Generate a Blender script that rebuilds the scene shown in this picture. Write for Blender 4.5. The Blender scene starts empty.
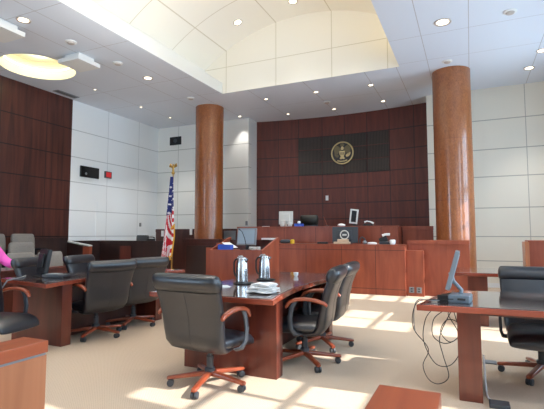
import bpy, bmesh, math, random
from mathutils import Vector, Matrix
random.seed(7)
PI = math.pi
SC = bpy.context.scene
COL = SC.collection

# ------------------------------------------------------------------ materials
def lin(c):
    def f(v):
        v /= 255.0
        return v / 12.92 if v <= 0.04045 else ((v + 0.055) / 1.055) ** 2.4
    return (f(c[0]), f(c[1]), f(c[2]), 1.0)

def new_mat(name):
    m = bpy.data.materials.new(name)
    m.use_nodes = True
    nt = m.node_tree
    return m, nt, nt.nodes, nt.links, nt.nodes['Principled BSDF']

def line_mask(nt, specs):
    """specs: list of (axis, [positions], halfwidth[, other-axis limit]) -> socket that is 1 on the joint lines (object coordinates)"""
    N, L = nt.nodes, nt.links
    tc = N.new('ShaderNodeTexCoord'); sep = N.new('ShaderNodeSeparateXYZ')
    L.new(tc.outputs['Object'], sep.inputs[0])
    acc = None
    for spec in specs:
        axis, poss, hw = spec[:3]
        for p in poss:
            a = N.new('ShaderNodeMath'); a.operation = 'SUBTRACT'; L.new(sep.outputs[axis], a.inputs[0]); a.inputs[1].default_value = p
            b = N.new('ShaderNodeMath'); b.operation = 'ABSOLUTE'; L.new(a.outputs[0], b.inputs[0])
            c = N.new('ShaderNodeMath'); c.operation = 'LESS_THAN'; L.new(b.outputs[0], c.inputs[0]); c.inputs[1].default_value = hw
            if acc is None: acc = c.outputs[0]
            else:
                d = N.new('ShaderNodeMath'); d.operation = 'MAXIMUM'; L.new(acc, d.inputs[0]); L.new(c.outputs[0], d.inputs[1]); acc = d.outputs[0]
    return acc

def add_lines(nt, bsdf, color_socket, color_value, specs, groove):
    mask = line_mask(nt, specs)
    mix = nt.nodes.new('ShaderNodeMix'); mix.data_type = 'RGBA'
    nt.links.new(mask, mix.inputs[0])
    if color_socket is not None: nt.links.new(color_socket, mix.inputs[6])
    else: mix.inputs[6].default_value = color_value
    mix.inputs[7].default_value = groove
    nt.links.new(mix.outputs[2], bsdf.inputs['Base Color'])

def plain(name, rgb, rough=0.5, metal=0.0, coat=0.0, spec=0.5, noise=0.0, nscale=30, bump=0.0, lines=None, groove=(120, 120, 118)):
    m, nt, N, L, B = new_mat(name)
    B.inputs['Roughness'].default_value = rough
    B.inputs['Metallic'].default_value = metal
    B.inputs['Coat Weight'].default_value = coat
    B.inputs['Coat Roughness'].default_value = 0.08
    B.inputs['Specular IOR Level'].default_value = spec
    B.inputs['Base Color'].default_value = lin(rgb)
    sock = None
    if noise or bump:
        tc = N.new('ShaderNodeTexCoord'); nz = N.new('ShaderNodeTexNoise')
        nz.inputs['Scale'].default_value = nscale; nz.inputs['Detail'].default_value = 5
        L.new(tc.outputs['Object'], nz.inputs['Vector'])
        if noise:
            r = N.new('ShaderNodeValToRGB')
            k1, k2 = 1 - noise, 1 + noise
            r.color_ramp.elements[0].position = 0.3; r.color_ramp.elements[1].position = 0.7
            r.color_ramp.elements[0].color = lin([min(255, v * k1) for v in rgb])
            r.color_ramp.elements[1].color = lin([min(255, v * k2) for v in rgb])
            L.new(nz.outputs['Fac'], r.inputs['Fac']); sock = r.outputs['Color']
            L.new(sock, B.inputs['Base Color'])
        if bump:
            bp = N.new('ShaderNodeBump'); bp.inputs['Strength'].default_value = bump; bp.inputs['Distance'].default_value = 0.01
            L.new(nz.outputs['Fac'], bp.inputs['Height']); L.new(bp.outputs['Normal'], B.inputs['Normal'])
    if lines: add_lines(nt, B, sock, lin(rgb), lines, lin(groove))
    return m

def wood(name, dark, light, scale=9, stretch=(1, 1, 0.08), rough=0.32, coat=0.3, lines=None, groove=(25, 12, 10), detail=7, dist=0.6):
    m, nt, N, L, B = new_mat(name)
    B.inputs['Roughness'].default_value = rough
    B.inputs['Coat Weight'].default_value = coat
    B.inputs['Coat Roughness'].default_value = 0.12
    tc = N.new('ShaderNodeTexCoord'); mp = N.new('ShaderNodeMapping')
    mp.inputs['Scale'].default_value = stretch
    nz = N.new('ShaderNodeTexNoise'); nz.inputs['Scale'].default_value = scale; nz.inputs['Detail'].default_value = detail
    nz.inputs['Distortion'].default_value = dist
    L.new(tc.outputs['Object'], mp.inputs[0]); L.new(mp.outputs[0], nz.inputs['Vector'])
    r = N.new('ShaderNodeValToRGB')
    r.color_ramp.elements[0].position = 0.32; r.color_ramp.elements[1].position = 0.68
    r.color_ramp.elements[0].color = lin(dark); r.color_ramp.elements[1].color = lin(light)
    L.new(nz.outputs['Fac'], r.inputs['Fac'])
    L.new(r.outputs['Color'], B.inputs['Base Color'])
    if lines: add_lines(nt, B, r.outputs['Color'], None, lines, lin(groove))
    return m

def emit(name, rgb, strength):
    m, nt, N, L, B = new_mat(name)
    B.inputs['Base Color'].default_value = lin(rgb)
    B.inputs['Emission Color'].default_value = lin(rgb)
    B.inputs['Emission Strength'].default_value = strength
    return m

WZ = [0.65, 1.25, 1.96, 2.74, 3.43, 4.18]
M = {}
M['white_left'] = plain('white_panels_side', (236, 241, 243), 0.45, lines=[('Z', WZ, .011), ('Y', [9.86, 11.21], .007)], groove=(190, 195, 198))
M['white_back'] = plain('white_panels_back', (232, 232, 226), 0.45, lines=[('Z', WZ, .011), ('X', [-9.0, -8.3, -7.5, -0.2, 1.31], .008)], groove=(176, 176, 168))
M['white_warm'] = plain('white_panels_by_the_bench', (228, 222, 206), 0.45, lines=[('Z', WZ, .011), ('X', [-0.2, 1.31], .008)], groove=(172, 167, 154))
M['white_plain'] = plain('white_paint', (228, 229, 226), 0.5)
M['wood_left'] = wood('dark_wood_panels_side', (52, 24, 19), (88, 44, 34), 10, (1, 1, .06), .4, .12, lines=[('Z', WZ, .013), ('Y', [7.75, 6.52, 5.3, 4.1, 2.9, 1.7], .008)], groove=(18, 8, 8))
M['wood_curve'] = wood('dark_wood_panels_curve', (82, 33, 22), (102, 44, 30), 9, (1, 1, .12), .5, .0,
                       lines=[('Z', [.65, 1.25, 1.78, 2.26, 2.73, 3.17, 3.77, 4.37], .012), ('X', [-5.6, -4.93, -4.16, -3.45, -2.75, -2.08, -1.38], .009)], groove=(34, 15, 12))
M['column'] = wood('column_wood', (130, 70, 30), (166, 98, 48), 26, (1, 1, .5), .42, .85, lines=[('Z', [2.05, 3.4], .004)], groove=(120, 60, 35), dist=1.5)
M['bench'] = wood('bench_wood', (128, 59, 39), (152, 77, 51), 8, (1, 1, .14), .45, .04)
M['bench_joint'] = wood('bench_wood_jointed', (128, 59, 39), (152, 77, 51), 8, (1, 1, .14), .45, .04, lines=[('X', [-5.2, -4.35, -3.5, -2.65, -1.9], .006), ('Z', [0.96, 0.13], .006)], groove=(70, 28, 22))
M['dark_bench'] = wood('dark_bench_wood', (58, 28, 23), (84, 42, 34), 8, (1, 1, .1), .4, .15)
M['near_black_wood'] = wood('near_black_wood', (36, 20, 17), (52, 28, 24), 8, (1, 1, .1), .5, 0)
M['red_wood'] = wood('red_wood', (84, 37, 27), (112, 53, 38), 9, (1, 1, .1), .28, .3)
M['red_wood_x'] = wood('red_wood_long', (116, 48, 34), (150, 72, 50), 9, (.1, 1, 1), .26, .4)
M['rail_wood'] = wood('rail_wood', (150, 92, 60), (176, 114, 78), 9, (1, 1, .1), .4, .1)
M['dark_red'] = wood('dark_red_wood', (80, 36, 28), (104, 50, 38), 8, (1, 1, .1), .45, 0)
M['rail_cap'] = wood('rail_cap_wood', (138, 62, 34), (166, 84, 48), 9, (1, .1, 1), .35, .2)
M['arm_wood'] = wood('arm_wood', (132, 60, 38), (168, 84, 54), 14, (1, .2, 1), .28, .5)
M['table_top'] = wood('polished_table_top', (58, 38, 32), (82, 54, 44), 9, (1, .12, 1), .07, 1.0)
M['table_top'].node_tree.nodes['Principled BSDF'].inputs['Coat IOR'].default_value = 1.9
M['leather'] = plain('black_leather', (18, 24, 33), .38, spec=.8, coat=.28, bump=.1, nscale=160)
M['leather'].node_tree.nodes['Principled BSDF'].inputs['Coat Roughness'].default_value = .3
M['leather_tan'] = plain('dark_green_leather', (34, 34, 30), .4, bump=.1, nscale=150)
M['arm_metal'] = plain('grey_arm', (70, 76, 84), .35, metal=.3)
M['black_plastic'] = plain('black_plastic', (24, 25, 27), .4)
M['dark_grey'] = plain('dark_grey_plastic', (62, 66, 72), .45)
M['grey_plastic'] = plain('grey_plastic', (128, 132, 136), .45)
M['pale_plastic'] = plain('pale_plastic', (205, 205, 200), .4)
M['blue_grey'] = plain('blue_grey_plastic', (112, 124, 134), .35)
M['screen_grey'] = plain('grey_screen', (150, 166, 178), .18)
M['screen_black'] = plain('black_screen', (12, 13, 15), .12)
M['steel'] = plain('brushed_steel', (200, 202, 205), .24, metal=1.0)
M['gold'] = plain('gold_metal', (196, 158, 84), .3, metal=.9)
M['brass'] = plain('antique_brass', (196, 176, 128), .4, metal=.4)
M['gold_cloth'] = plain('gold_fringe', (222, 168, 50), .8)
M['flag_red'] = plain('flag_red', (196, 30, 50), .8)
M['flag_white'] = plain('flag_white', (235, 235, 238), .8)
M['flag_blue'] = plain('flag_blue', (38, 52, 118), .8)
M['paper'] = plain('white_paper', (240, 240, 238), .7)
M['blue_card'] = plain('blue_box', (45, 85, 190), .5)
M['yellow'] = plain('yellow_plastic', (225, 180, 40), .5)
M['red_light'] = plain('red_plastic', (225, 45, 50), .35)
M['seat_cloth'] = plain('grey_upholstery', (132, 127, 121), .85, noise=.06, nscale=80, bump=.1)
M['grille'] = plain('black_grille', (64, 54, 48), .7, lines=[('X', [-4.93 + .045 * i for i in range(64)], .007)], groove=(30, 25, 23))
M['seal_dark'] = plain('seal_dark', (44, 40, 40), .5)
M['cream_cove'] = plain('cream_cove', (250, 243, 212), .6)
M['pink'] = plain('pink_cloth', (238, 96, 190), .8)
M['skin'] = plain('skin', (214, 160, 134), .55)
M['hair'] = plain('brown_hair', (60, 40, 28), .6)
M['trouser'] = plain('dark_trousers', (46, 46, 54), .8)
M['ceil'] = plain('ceiling_panels', (218, 225, 235), .6, lines=[('X', [-8.6, -7.2, -6.47, -.73, .08, 1.35], .006), ('Y', [9.65, 8.4, 6.3, 4.78, 3.2], .005)], groove=(178, 176, 178))
M['ceil_far'] = plain('ceiling_panels_over_bench', (218, 225, 235), .6, lines=[('X', [-5.1, -3.6, -2.1, -1.39], .006), ('Y', [11.4], .005)], groove=(178, 176, 178))
M['vault'] = plain('vault_panels', (238, 234, 224), .6, lines=[('X', [-5.74, -4.3, -2.87, -1.5], .012), ('Y', [8.35, 6.9, 5.4, 3.9], .010)], groove=(206, 198, 180))
M['lunette'] = plain('lunette_panels', (240, 236, 226), .6, lines=[('X', [-5.73, -4.3, -2.86, -1.57], .009), ('Z', [5.7], .008)], groove=(208, 202, 184))
M['device_black'] = plain('device_black', (20, 21, 22), .25)
M['lamp_glow'] = emit('lamp_glow', (255, 238, 208), 5)
M['lamp_trim'] = plain('lamp_trim', (190, 180, 172), .4)
M['cove_glow'] = emit('cove_glow', (255, 244, 210), 3)

def carpet():
    m, nt, N, L, B = new_mat('beige_carpet')
    B.inputs['Roughness'].default_value = .95
    B.inputs['Specular IOR Level'].default_value = .2
    tc = N.new('ShaderNodeTexCoord')
    wv = N.new('ShaderNodeTexWave'); wv.inputs['Scale'].default_value = 34; wv.wave_type = 'BANDS'; wv.bands_direction = 'DIAGONAL'
    wv.inputs['Distortion'].default_value = 1.5; wv.inputs['Detail'].default_value = 2
    nz = N.new('ShaderNodeTexNoise'); nz.inputs['Scale'].default_value = 55; nz.inputs['Detail'].default_value = 4
    L.new(tc.outputs['Object'], wv.inputs['Vector']); L.new(tc.outputs['Object'], nz.inputs['Vector'])
    a = N.new('ShaderNodeMath'); a.operation = 'ADD'
    L.new(wv.outputs['Fac'], a.inputs[0]); L.new(nz.outputs['Fac'], a.inputs[1])
    r = N.new('ShaderNodeValToRGB')
    r.color_ramp.elements[0].position = .4; r.color_ramp.elements[1].position = 1.5 / 1.6
    r.color_ramp.elements[0].color = lin((184, 163, 142)); r.color_ramp.elements[1].color = lin((202, 181, 158))
    L.new(a.outputs[0], r.inputs['Fac']); L.new(r.outputs['Color'], B.inputs['Base Color'])
    bp = N.new('ShaderNodeBump'); bp.inputs['Strength'].default_value = .25; bp.inputs['Distance'].default_value = .01
    L.new(nz.outputs['Fac'], bp.inputs['Height']); L.new(bp.outputs['Normal'], B.inputs['Normal'])
    return m
M['carpet'] = carpet()

def glass():
    m, nt, N, L, B = new_mat('window_glass')
    N.remove(B)
    out = N['Material Output']
    t = N.new('ShaderNodeBsdfTransparent'); g = N.new('ShaderNodeBsdfGlossy'); g.inputs['Roughness'].default_value = .02
    mx = N.new('ShaderNodeMixShader'); mx.inputs[0].default_value = .06
    L.new(t.outputs[0], mx.inputs[1]); L.new(g.outputs[0], mx.inputs[2]); L.new(mx.outputs[0], out.inputs['Surface'])
    return m
M['glass'] = glass()

# ------------------------------------------------------------------ mesh helpers
class MB:
    def __init__(self): self.bm = bmesh.new()
    def _merge(self, b2, mtx=None):
        if mtx is not None: bmesh.ops.transform(b2, matrix=mtx, verts=b2.verts)
        me = bpy.data.meshes.new('tmp'); b2.to_mesh(me); b2.free()
        self.bm.from_mesh(me); bpy.data.meshes.remove(me)
        return self
    def box(self, x0, x1, y0, y1, z0, z1, bev=0.0, seg=2, mtx=None):
        b = bmesh.new(); bmesh.ops.create_cube(b, size=1)
        for v in b.verts:
            v.co = Vector(((x0 + x1) / 2 + v.co.x * (x1 - x0), (y0 + y1) / 2 + v.co.y * (y1 - y0), (z0 + z1) / 2 + v.co.z * (z1 - z0)))
        if bev: bmesh.ops.bevel(b, geom=list(b.edges), offset=bev, segments=seg, profile=.5, affect='EDGES')
        return self._merge(b, mtx)
    def prism(self, pts, z0, z1, bev=0.0, mtx=None):
        b = bmesh.new()
        lo = [b.verts.new((p[0], p[1], z0)) for p in pts]; hi = [b.verts.new((p[0], p[1], z1)) for p in pts]
        n = len(pts)
        b.faces.new(lo[::-1]); b.faces.new(hi)
        for i in range(n): b.faces.new((lo[i], lo[(i + 1) % n], hi[(i + 1) % n], hi[i]))
        bmesh.ops.recalc_face_normals(b, faces=b.faces)
        if bev: bmesh.ops.bevel(b, geom=list(b.edges), offset=bev, segments=2, profile=.5, affect='EDGES')
        return self._merge(b, mtx)
    def loft(self, rings, cap=True, closed=False):
        bm = self.bm
        vr = [[bm.verts.new(p) for p in r] for r in rings]
        n = len(rings[0]); fs = []
        m = len(vr)
        for i in range(m if closed else m - 1):
            A, Bq = vr[i], vr[(i + 1) % m]
            for j in range(n): fs.append(bm.faces.new((A[j], A[(j + 1) % n], Bq[(j + 1) % n], Bq[j])))
        if cap and not closed:
            fs.append(bm.faces.new(vr[0][::-1])); fs.append(bm.faces.new(vr[-1]))
        bmesh.ops.recalc_face_normals(bm, faces=fs)
        return self
    def tube(self, pts, r, n=8, closed=False):
        P = [Vector(p) for p in pts]; R = r if isinstance(r, (list, tuple)) else [r] * len(P)
        rings = []; up = None
        m = len(P)
        for i, p in enumerate(P):
            a = P[i - 1] if (i > 0 or closed) else p; b = P[(i + 1) % m] if (i < m - 1 or closed) else p
            t = (b - a).normalized() if (b - a).length > 1e-9 else Vector((0, 0, 1))
            if up is None:
                up = Vector((0, 0, 1)) if abs(t.z) < .9 else Vector((1, 0, 0))
            u = (up - t * up.dot(t))
            u = u.normalized() if u.length > 1e-6 else t.orthogonal().normalized()
            up = u; w = t.cross(u)
            rings.append([p + (u * math.cos(2 * PI * k / n) + w * math.sin(2 * PI * k / n)) * R[i] for k in range(n)])
        return self.loft(rings, closed=closed)
    def cyl(self, p0, p1, r0, r1=None, n=20):
        return self.tube([p0, p1], [r0, r0 if r1 is None else r1], n)
    def lathe(self, prof, n=28, c=(0, 0, 0)):
        rings = [[(c[0] + r * math.cos(2 * PI * k / n), c[1] + r * math.sin(2 * PI * k / n), c[2] + z) for k in range(n)] for r, z in prof]
        return self.loft(rings)
    def build(self, name, mat, parent=None, smooth=False, loc=None, auto=True):
        me = bpy.data.meshes.new(name)
        self.bm.to_mesh(me); self.bm.free()
        o = bpy.data.objects.new(name, me); COL.objects.link(o)
        for mm in (mat if isinstance(mat, (list, tuple)) else [mat]): me.materials.append(mm)
        if smooth:
            for p in me.polygons: p.use_smooth = True
            if auto:
                try: me.set_sharp_from_angle(angle=math.radians(48))
                except Exception: pass
        if parent is not None: o.parent = parent
        if loc is not None: o.location = loc
        return o

def sring(c, U, V, a, b, e=2.6, n=20):
    c = Vector(c); U = Vector(U); V = Vector(V); out = []
    for k in range(n):
        t = 2 * PI * k / n; ct, st = math.cos(t), math.sin(t)
        x = math.copysign(abs(ct) ** (2 / e), ct) * a; y = math.copysign(abs(st) ** (2 / e), st) * b
        out.append(c + U * x + V * y)
    return out

def thing(name, label, cat, loc=(0, 0, 0), rz=0, group=None):
    o = bpy.data.objects.new(name, None); COL.objects.link(o)
    o.empty_display_size = .1
    o.location = loc; o.rotation_euler = (0, 0, rz)
    o['label'] = label; o['category'] = cat
    if group: o['group'] = group
    return o
def tag(o, label, cat, group=None):
    o['label'] = label; o['category'] = cat; o['kind'] = 'thing'
    if group: o['group'] = group
    return o
def struct(o):
    o['kind'] = 'structure'; return o
def copy_tree(o, parent=None):
    c = o.copy(); COL.objects.link(c)
    if parent is not None: c.parent = parent
    for ch in list(o.children): copy_tree(ch, c)
    return c
def face(fx, fy): return math.atan2(-fx, fy)

# ------------------------------------------------------------------ room shell
XL, XR, YB, YF, H = -9.85, 2.4, 12.2, -3.2, 5.0
XC = -3.6
struct(MB().box(XL - .3, XR + .3, YF - .3, 13.6, -.12, 0).build('floor', M['carpet']))
struct(MB().box(XL - .15, XL, YF, 8.53, 0, H).build('wall_left_wood', M['wood_left']))
struct(MB().box(XL - .17, XL - .005, 8.53, YB + .2, 0, H).build('wall_left_white', M['white_left']))
struct(MB().box(XL - .15, -6.31, YB, YB + .2, 0, H).build('wall_back_left', M['white_back']))
struct(MB().box(-.97, XR + .15, YB, YB + .2, 0, H).build('wall_back_right', M['white_warm']))
FILL_WINS = [(-9.4, -6.8)]  # unseen front window, added to bring in more ambient light
wf = MB(); xs_ = XL - .15
for a, c in FILL_WINS:
    wf.box(xs_, a, YF - .15, YF, 0, H); wf.box(a, c, YF - .15, YF, 0, 1.0); wf.box(a, c, YF - .15, YF, 4.3, H); xs_ = c
wf.box(xs_, XR + .15, YF - .15, YF, 0, H)
struct(wf.build('wall_front', M['white_plain']))
for i, (a, c) in enumerate(FILL_WINS):
    f = MB()
    f.box(a, a + .05, YF - .12, YF - .04, 1.0, 4.3).box(c - .05, c, YF - .12, YF - .04, 1.0, 4.3).box(a + .05, c - .05, YF - .12, YF - .04, 1.0, 1.05).box(a + .05, c - .05, YF - .12, YF - .04, 4.25, 4.3).box(a + .05, c - .05, YF - .11, YF - .05, 2.45, 2.51)
    fo = struct(f.build('window_%d' % (i + 11), M['dark_grey']))
    MB().box(a + .05, c - .05, YF - .083, YF - .075, 1.05, 4.25).build('window_pane', M['glass'], fo)
# returns of the recess
struct(MB().box(-6.5, -6.31, YB + .2, 12.95, 0, H).build('wall_recess_left', M['white_plain']))
struct(MB().box(-.97, -.77, YB + .2, 12.95, 0, H).build('wall_recess_right', M['white_plain']))
# curved wood wall of the recess
def curve_y(x):
    hw, s = 2.70, .3; R = (hw * hw + s * s) / (2 * s)
    return 12.8 + s - R + math.sqrt(R * R - (x + 3.61) ** 2)
b = bmesh.new(); NX = 32
fr = []; bk = []
for i in range(NX + 1):
    x = -6.31 + (5.34) * i / NX; y = curve_y(x)
    fr.append((b.verts.new((x, y, 0)), b.verts.new((x, y, H)))); bk.append((b.verts.new((x, y + .15, 0)), b.verts.new((x, y + .15, H))))
for i in range(NX):
    b.faces.new((fr[i][0], fr[i + 1][0], fr[i + 1][1], fr[i][1])); b.faces.new((bk[i][1], bk[i + 1][1], bk[i + 1][0], bk[i][0]))
    b.faces.new((fr[i][1], fr[i + 1][1], bk[i + 1][1], bk[i][1])); b.faces.new((bk[i][0], bk[i + 1][0], fr[i + 1][0], fr[i][0]))
b.faces.new((fr[0][0], fr[0][1], bk[0][1], bk[0][0])); b.faces.new((bk[-1][0], bk[-1][1], fr[-1][1], fr[-1][0]))
bmesh.ops.recalc_face_normals(b, faces=b.faces)
w = MB(); w.bm = b
struct(w.build('wall_recess_curved', M['wood_curve'], smooth=True))

# right wall with tall windows
WINS = [(-1.9, -.6), (1.5, 2.15), (2.5, 3.55), (4.28, 4.62), (5.95, 7.4), (8.6, 10.2)]
WZ0, WZ1 = .9, 4.1
TOPS = [4.8, 4.8, 4.1, 4.1, 4.1, 4.1]
wr = MB()
ys = YF
for (a, c), WZ1 in zip(WINS, TOPS):
    wr.box(XR, XR + .15, ys, a, 0, H); wr.box(XR, XR + .15, a, c, 0, WZ0); wr.box(XR, XR + .15, a, c, WZ1, H); ys = c
wr.box(XR, XR + .15, ys, YB, 0, H)
struct(wr.build('wall_right', M['white_plain']))
for i, ((a, c), WZ1) in enumerate(zip(WINS, TOPS)):
    f = MB()
    t = .035
    f.box(XR + .04, XR + .12, a, a + t, WZ0, WZ1); f.box(XR + .04, XR + .12, c - t, c, WZ0, WZ1)
    f.box(XR + .04, XR + .12, a + t, c - t, WZ0, WZ0 + t); f.box(XR + .04, XR + .12, a + t, c - t, WZ1 - t, WZ1)
    f.box(XR + .05, XR + .11, a + t, c - t, 2.42, 2.60).box(XR + .06, XR + .10, a + t, c - t, 3.02, 3.07).box(XR + .06, XR + .10, a + t, c - t, 3.52, 3.57)
    if c - a > .9: f.box(XR + .05, XR + .11, (a + c) / 2 - .03, (a + c) / 2 + .03, WZ0 + t, WZ1 - t)
    fo = struct(f.build('window_%d' % (i + 1), M['dark_grey']))
    MB().box(XR + .075, XR + .083, a + t, c - t, WZ0 + t, WZ1 - t).build('window_pane', M['glass'], fo)

# ceiling with the vault opening and the round cove hole
VX0, VX1, VY1, VY0 = -5.84, -1.32, 9.79, 1.2
CCX, CCY, CR = -8.64, 6.53, .76
T = .14
c = MB()
def slab(x0, x1, y0, y1): c.box(x0, x1, y0, y1, H, H + T)
slab(VX1, XR + .15, YF - .15, YB + .2)
slab(VX0, VX1, YF - .15, VY0)
q = .95
slab(XL - .15, VX0, YF - .15, CCY - q); slab(XL - .15, VX0, CCY + q, YB + .2)
slab(XL - .15, CCX - q, CCY - q, CCY + q); slab(CCX + q, VX0, CCY - q, CCY + q)
NS = 48
def sq(t):
    ct, st = math.cos(t), math.sin(t); k = q / max(abs(ct), abs(st)); return (CCX + ct * k, CCY + st * k)
bm = c.bm
lo_i, lo_o = [], []
for k in range(NS):
    t = 2 * PI * k / NS
    lo_i.append(bm.verts.new((CCX + CR * math.cos(t), CCY + CR * math.sin(t), H))); lo_o.append(bm.verts.new((*sq(t), H)))
for k in range(NS): bm.faces.new((lo_i[k], lo_i[(k + 1) % NS], lo_o[(k + 1) % NS], lo_o[k]))
struct(c.build('ceiling', M['ceil']))
struct(MB().box(VX0, VX1, VY1, 13.4, H, H + T).box(-6.6, VX0, YB + .2, 13.4, H, H + T).box(VX1, -.6, YB + .2, 13.4, H, H + T).build('ceiling_over_bench', M['ceil_far']))
# round lit cove in the ceiling
cv = MB()
rings = []
for r, z in ((CR, H), (CR, H + .3), (.0001, H + .3)):
    rings.append([(CCX + r * math.cos(2 * PI * k / NS), CCY + r * math.sin(2 * PI * k / NS), z) for k in range(NS)])
cv.loft(rings, cap=False)
cove = thing('ceiling_cove', 'round recessed ceiling cove glowing cream yellow near the wood wall', 'light fitting', (0, 0, 0))
cv.build('cove_shell', M['cream_cove'], cove, smooth=True)
cb = MB()
cb.tube([(CCX + (CR - .07) * math.cos(2 * PI * k / NS), CCY + (CR - .07) * math.sin(2 * PI * k / NS), H + .2) for k in range(NS)], .018, 6, closed=True)
cb.build('tube_lamp', M['cove_glow'], cove)

# barrel vault: upstand, ledge, vault shell, end walls
RV = 4.52; ZC = 6.68 - RV
def vz(x): return ZC + math.sqrt(RV * RV - (x - XC) ** 2)
SX0, SX1 = -6.39, 2 * XC + 6.39
for nm, x0, x1, xs in (('trim_1', VX0 - .05, VX0, SX0), ('trim_2', VX1, VX1 + .05, SX1)):
    struct(MB().box(x0, x1, VY0, VY1, H + T, H + .29).build(nm, M['white_plain']))
struct(MB().box(VX0, VX0 + .004, VY0, VY1, H, H + T).build('trim_3', M['white_plain']))
struct(MB().box(VX1 - .004, VX1, VY0, VY1, H, H + T).build('trim_4', M['white_plain']))
struct(MB().box(SX0 - .1, VX0 - .05, VY0, VY1, H + T, H + T + .02).box(SX0 - .1, SX0, VY0, VY1, H + T + .02, vz(SX0)).build('trim_5', M['white_plain']))
struct(MB().box(VX1 + .05, SX1 + .1, VY0, VY1, H + T, H + T + .02).box(SX1, SX1 + .1, VY0, VY1, H + T + .02, vz(SX1)).build('trim_6', M['white_plain']))
v = MB(); NV = 40; bm = v.bm; row = []
for i in range(NV + 1):
    x = SX0 - .1 + (SX1 - SX0 + .2) * i / NV
    row.append([bm.verts.new((x, y, vz(x) + dz)) for y in (VY0 - .1, VY1 + .1) for dz in (0, .1)])
for i in range(NV):
    A, B2 = row[i], row[i + 1]
    bm.faces.new((A[0], A[2], B2[2], B2[0])); bm.faces.new((A[1], B2[1], B2[3], A[3]))
bmesh.ops.recalc_face_normals(bm, faces=bm.faces)
struct(v.build('ceiling_vault', M['vault'], smooth=True))
for nm, y0 in (('wall_lunette_far', VY1), ('wall_lunette_near', VY0 - .1)):
    l = MB(); bm = l.bm; prev = None
    pts = [(SX0 - .1 + (SX1 - SX0 + .2) * i / NV) for i in range(NV + 1)]
    V = [[bm.verts.new((x, y, z)) for y in (y0, y0 + .1) for z in ((H + T if (x < VX0 or x > VX1) else H + T), vz(x) + .05)] for x in pts]
    for i in range(NV):
        A, B2 = V[i], V[i + 1]
        bm.faces.new((A[0], B2[0], B2[1], A[1])); bm.faces.new((A[2], A[3], B2[3], B2[2]))
        bm.faces.new((A[1], B2[1], B2[3], A[3]))
    bmesh.ops.recalc_face_normals(bm, faces=bm.faces)
    struct(l.build(nm, M['lunette']))
struct(MB().box(VX0, VX1, VY1 - .004, VY1, H, H + T).build('trim_7', M['lunette']))
# platform of the judge's bench and jury tiers, concealed doors
struct(MB().box(-6.0, -1.25, 10.55, 12.6, 0, .45).build('floor_bench_platform', M['carpet']))
struct(MB().box(XL, -8.9, 2.6, 8.35, 0, .36).box(-8.9, -8.1, 2.6, 8.35, 0, .18).build('floor_jury_tiers', M['carpet']))
struct(MB().box(XL - .005, XL + .004, 9.47, 10.3, 0, 2.36).build('door_1', M['white_left']))
struct(MB().box(-8.72, -8.36, YB - .006, YB, 0, 2.64).build('door_2', M['white_back']))
struct(MB().box(-.97, XR, YB - .015, YB, 0, .11).build('baseboard_back', M['white_plain']))

# ------------------------------------------------------------------ columns
for cx, cy, lab in ((-6.84, 10.76, 'tall round orange wood column behind the flag and lectern'), (-.30, 10.62, 'tall round orange wood column at the end of the bench by the pale wall')):
    t = thing('round_column', lab, 'column', (cx, cy, 0), 0)
    t['kind'] = 'thing'
    MB().cyl((0, 0, 0), (0, 0, H - .002), .405, n=64).build('shaft', M['column'], t, smooth=True)

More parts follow.
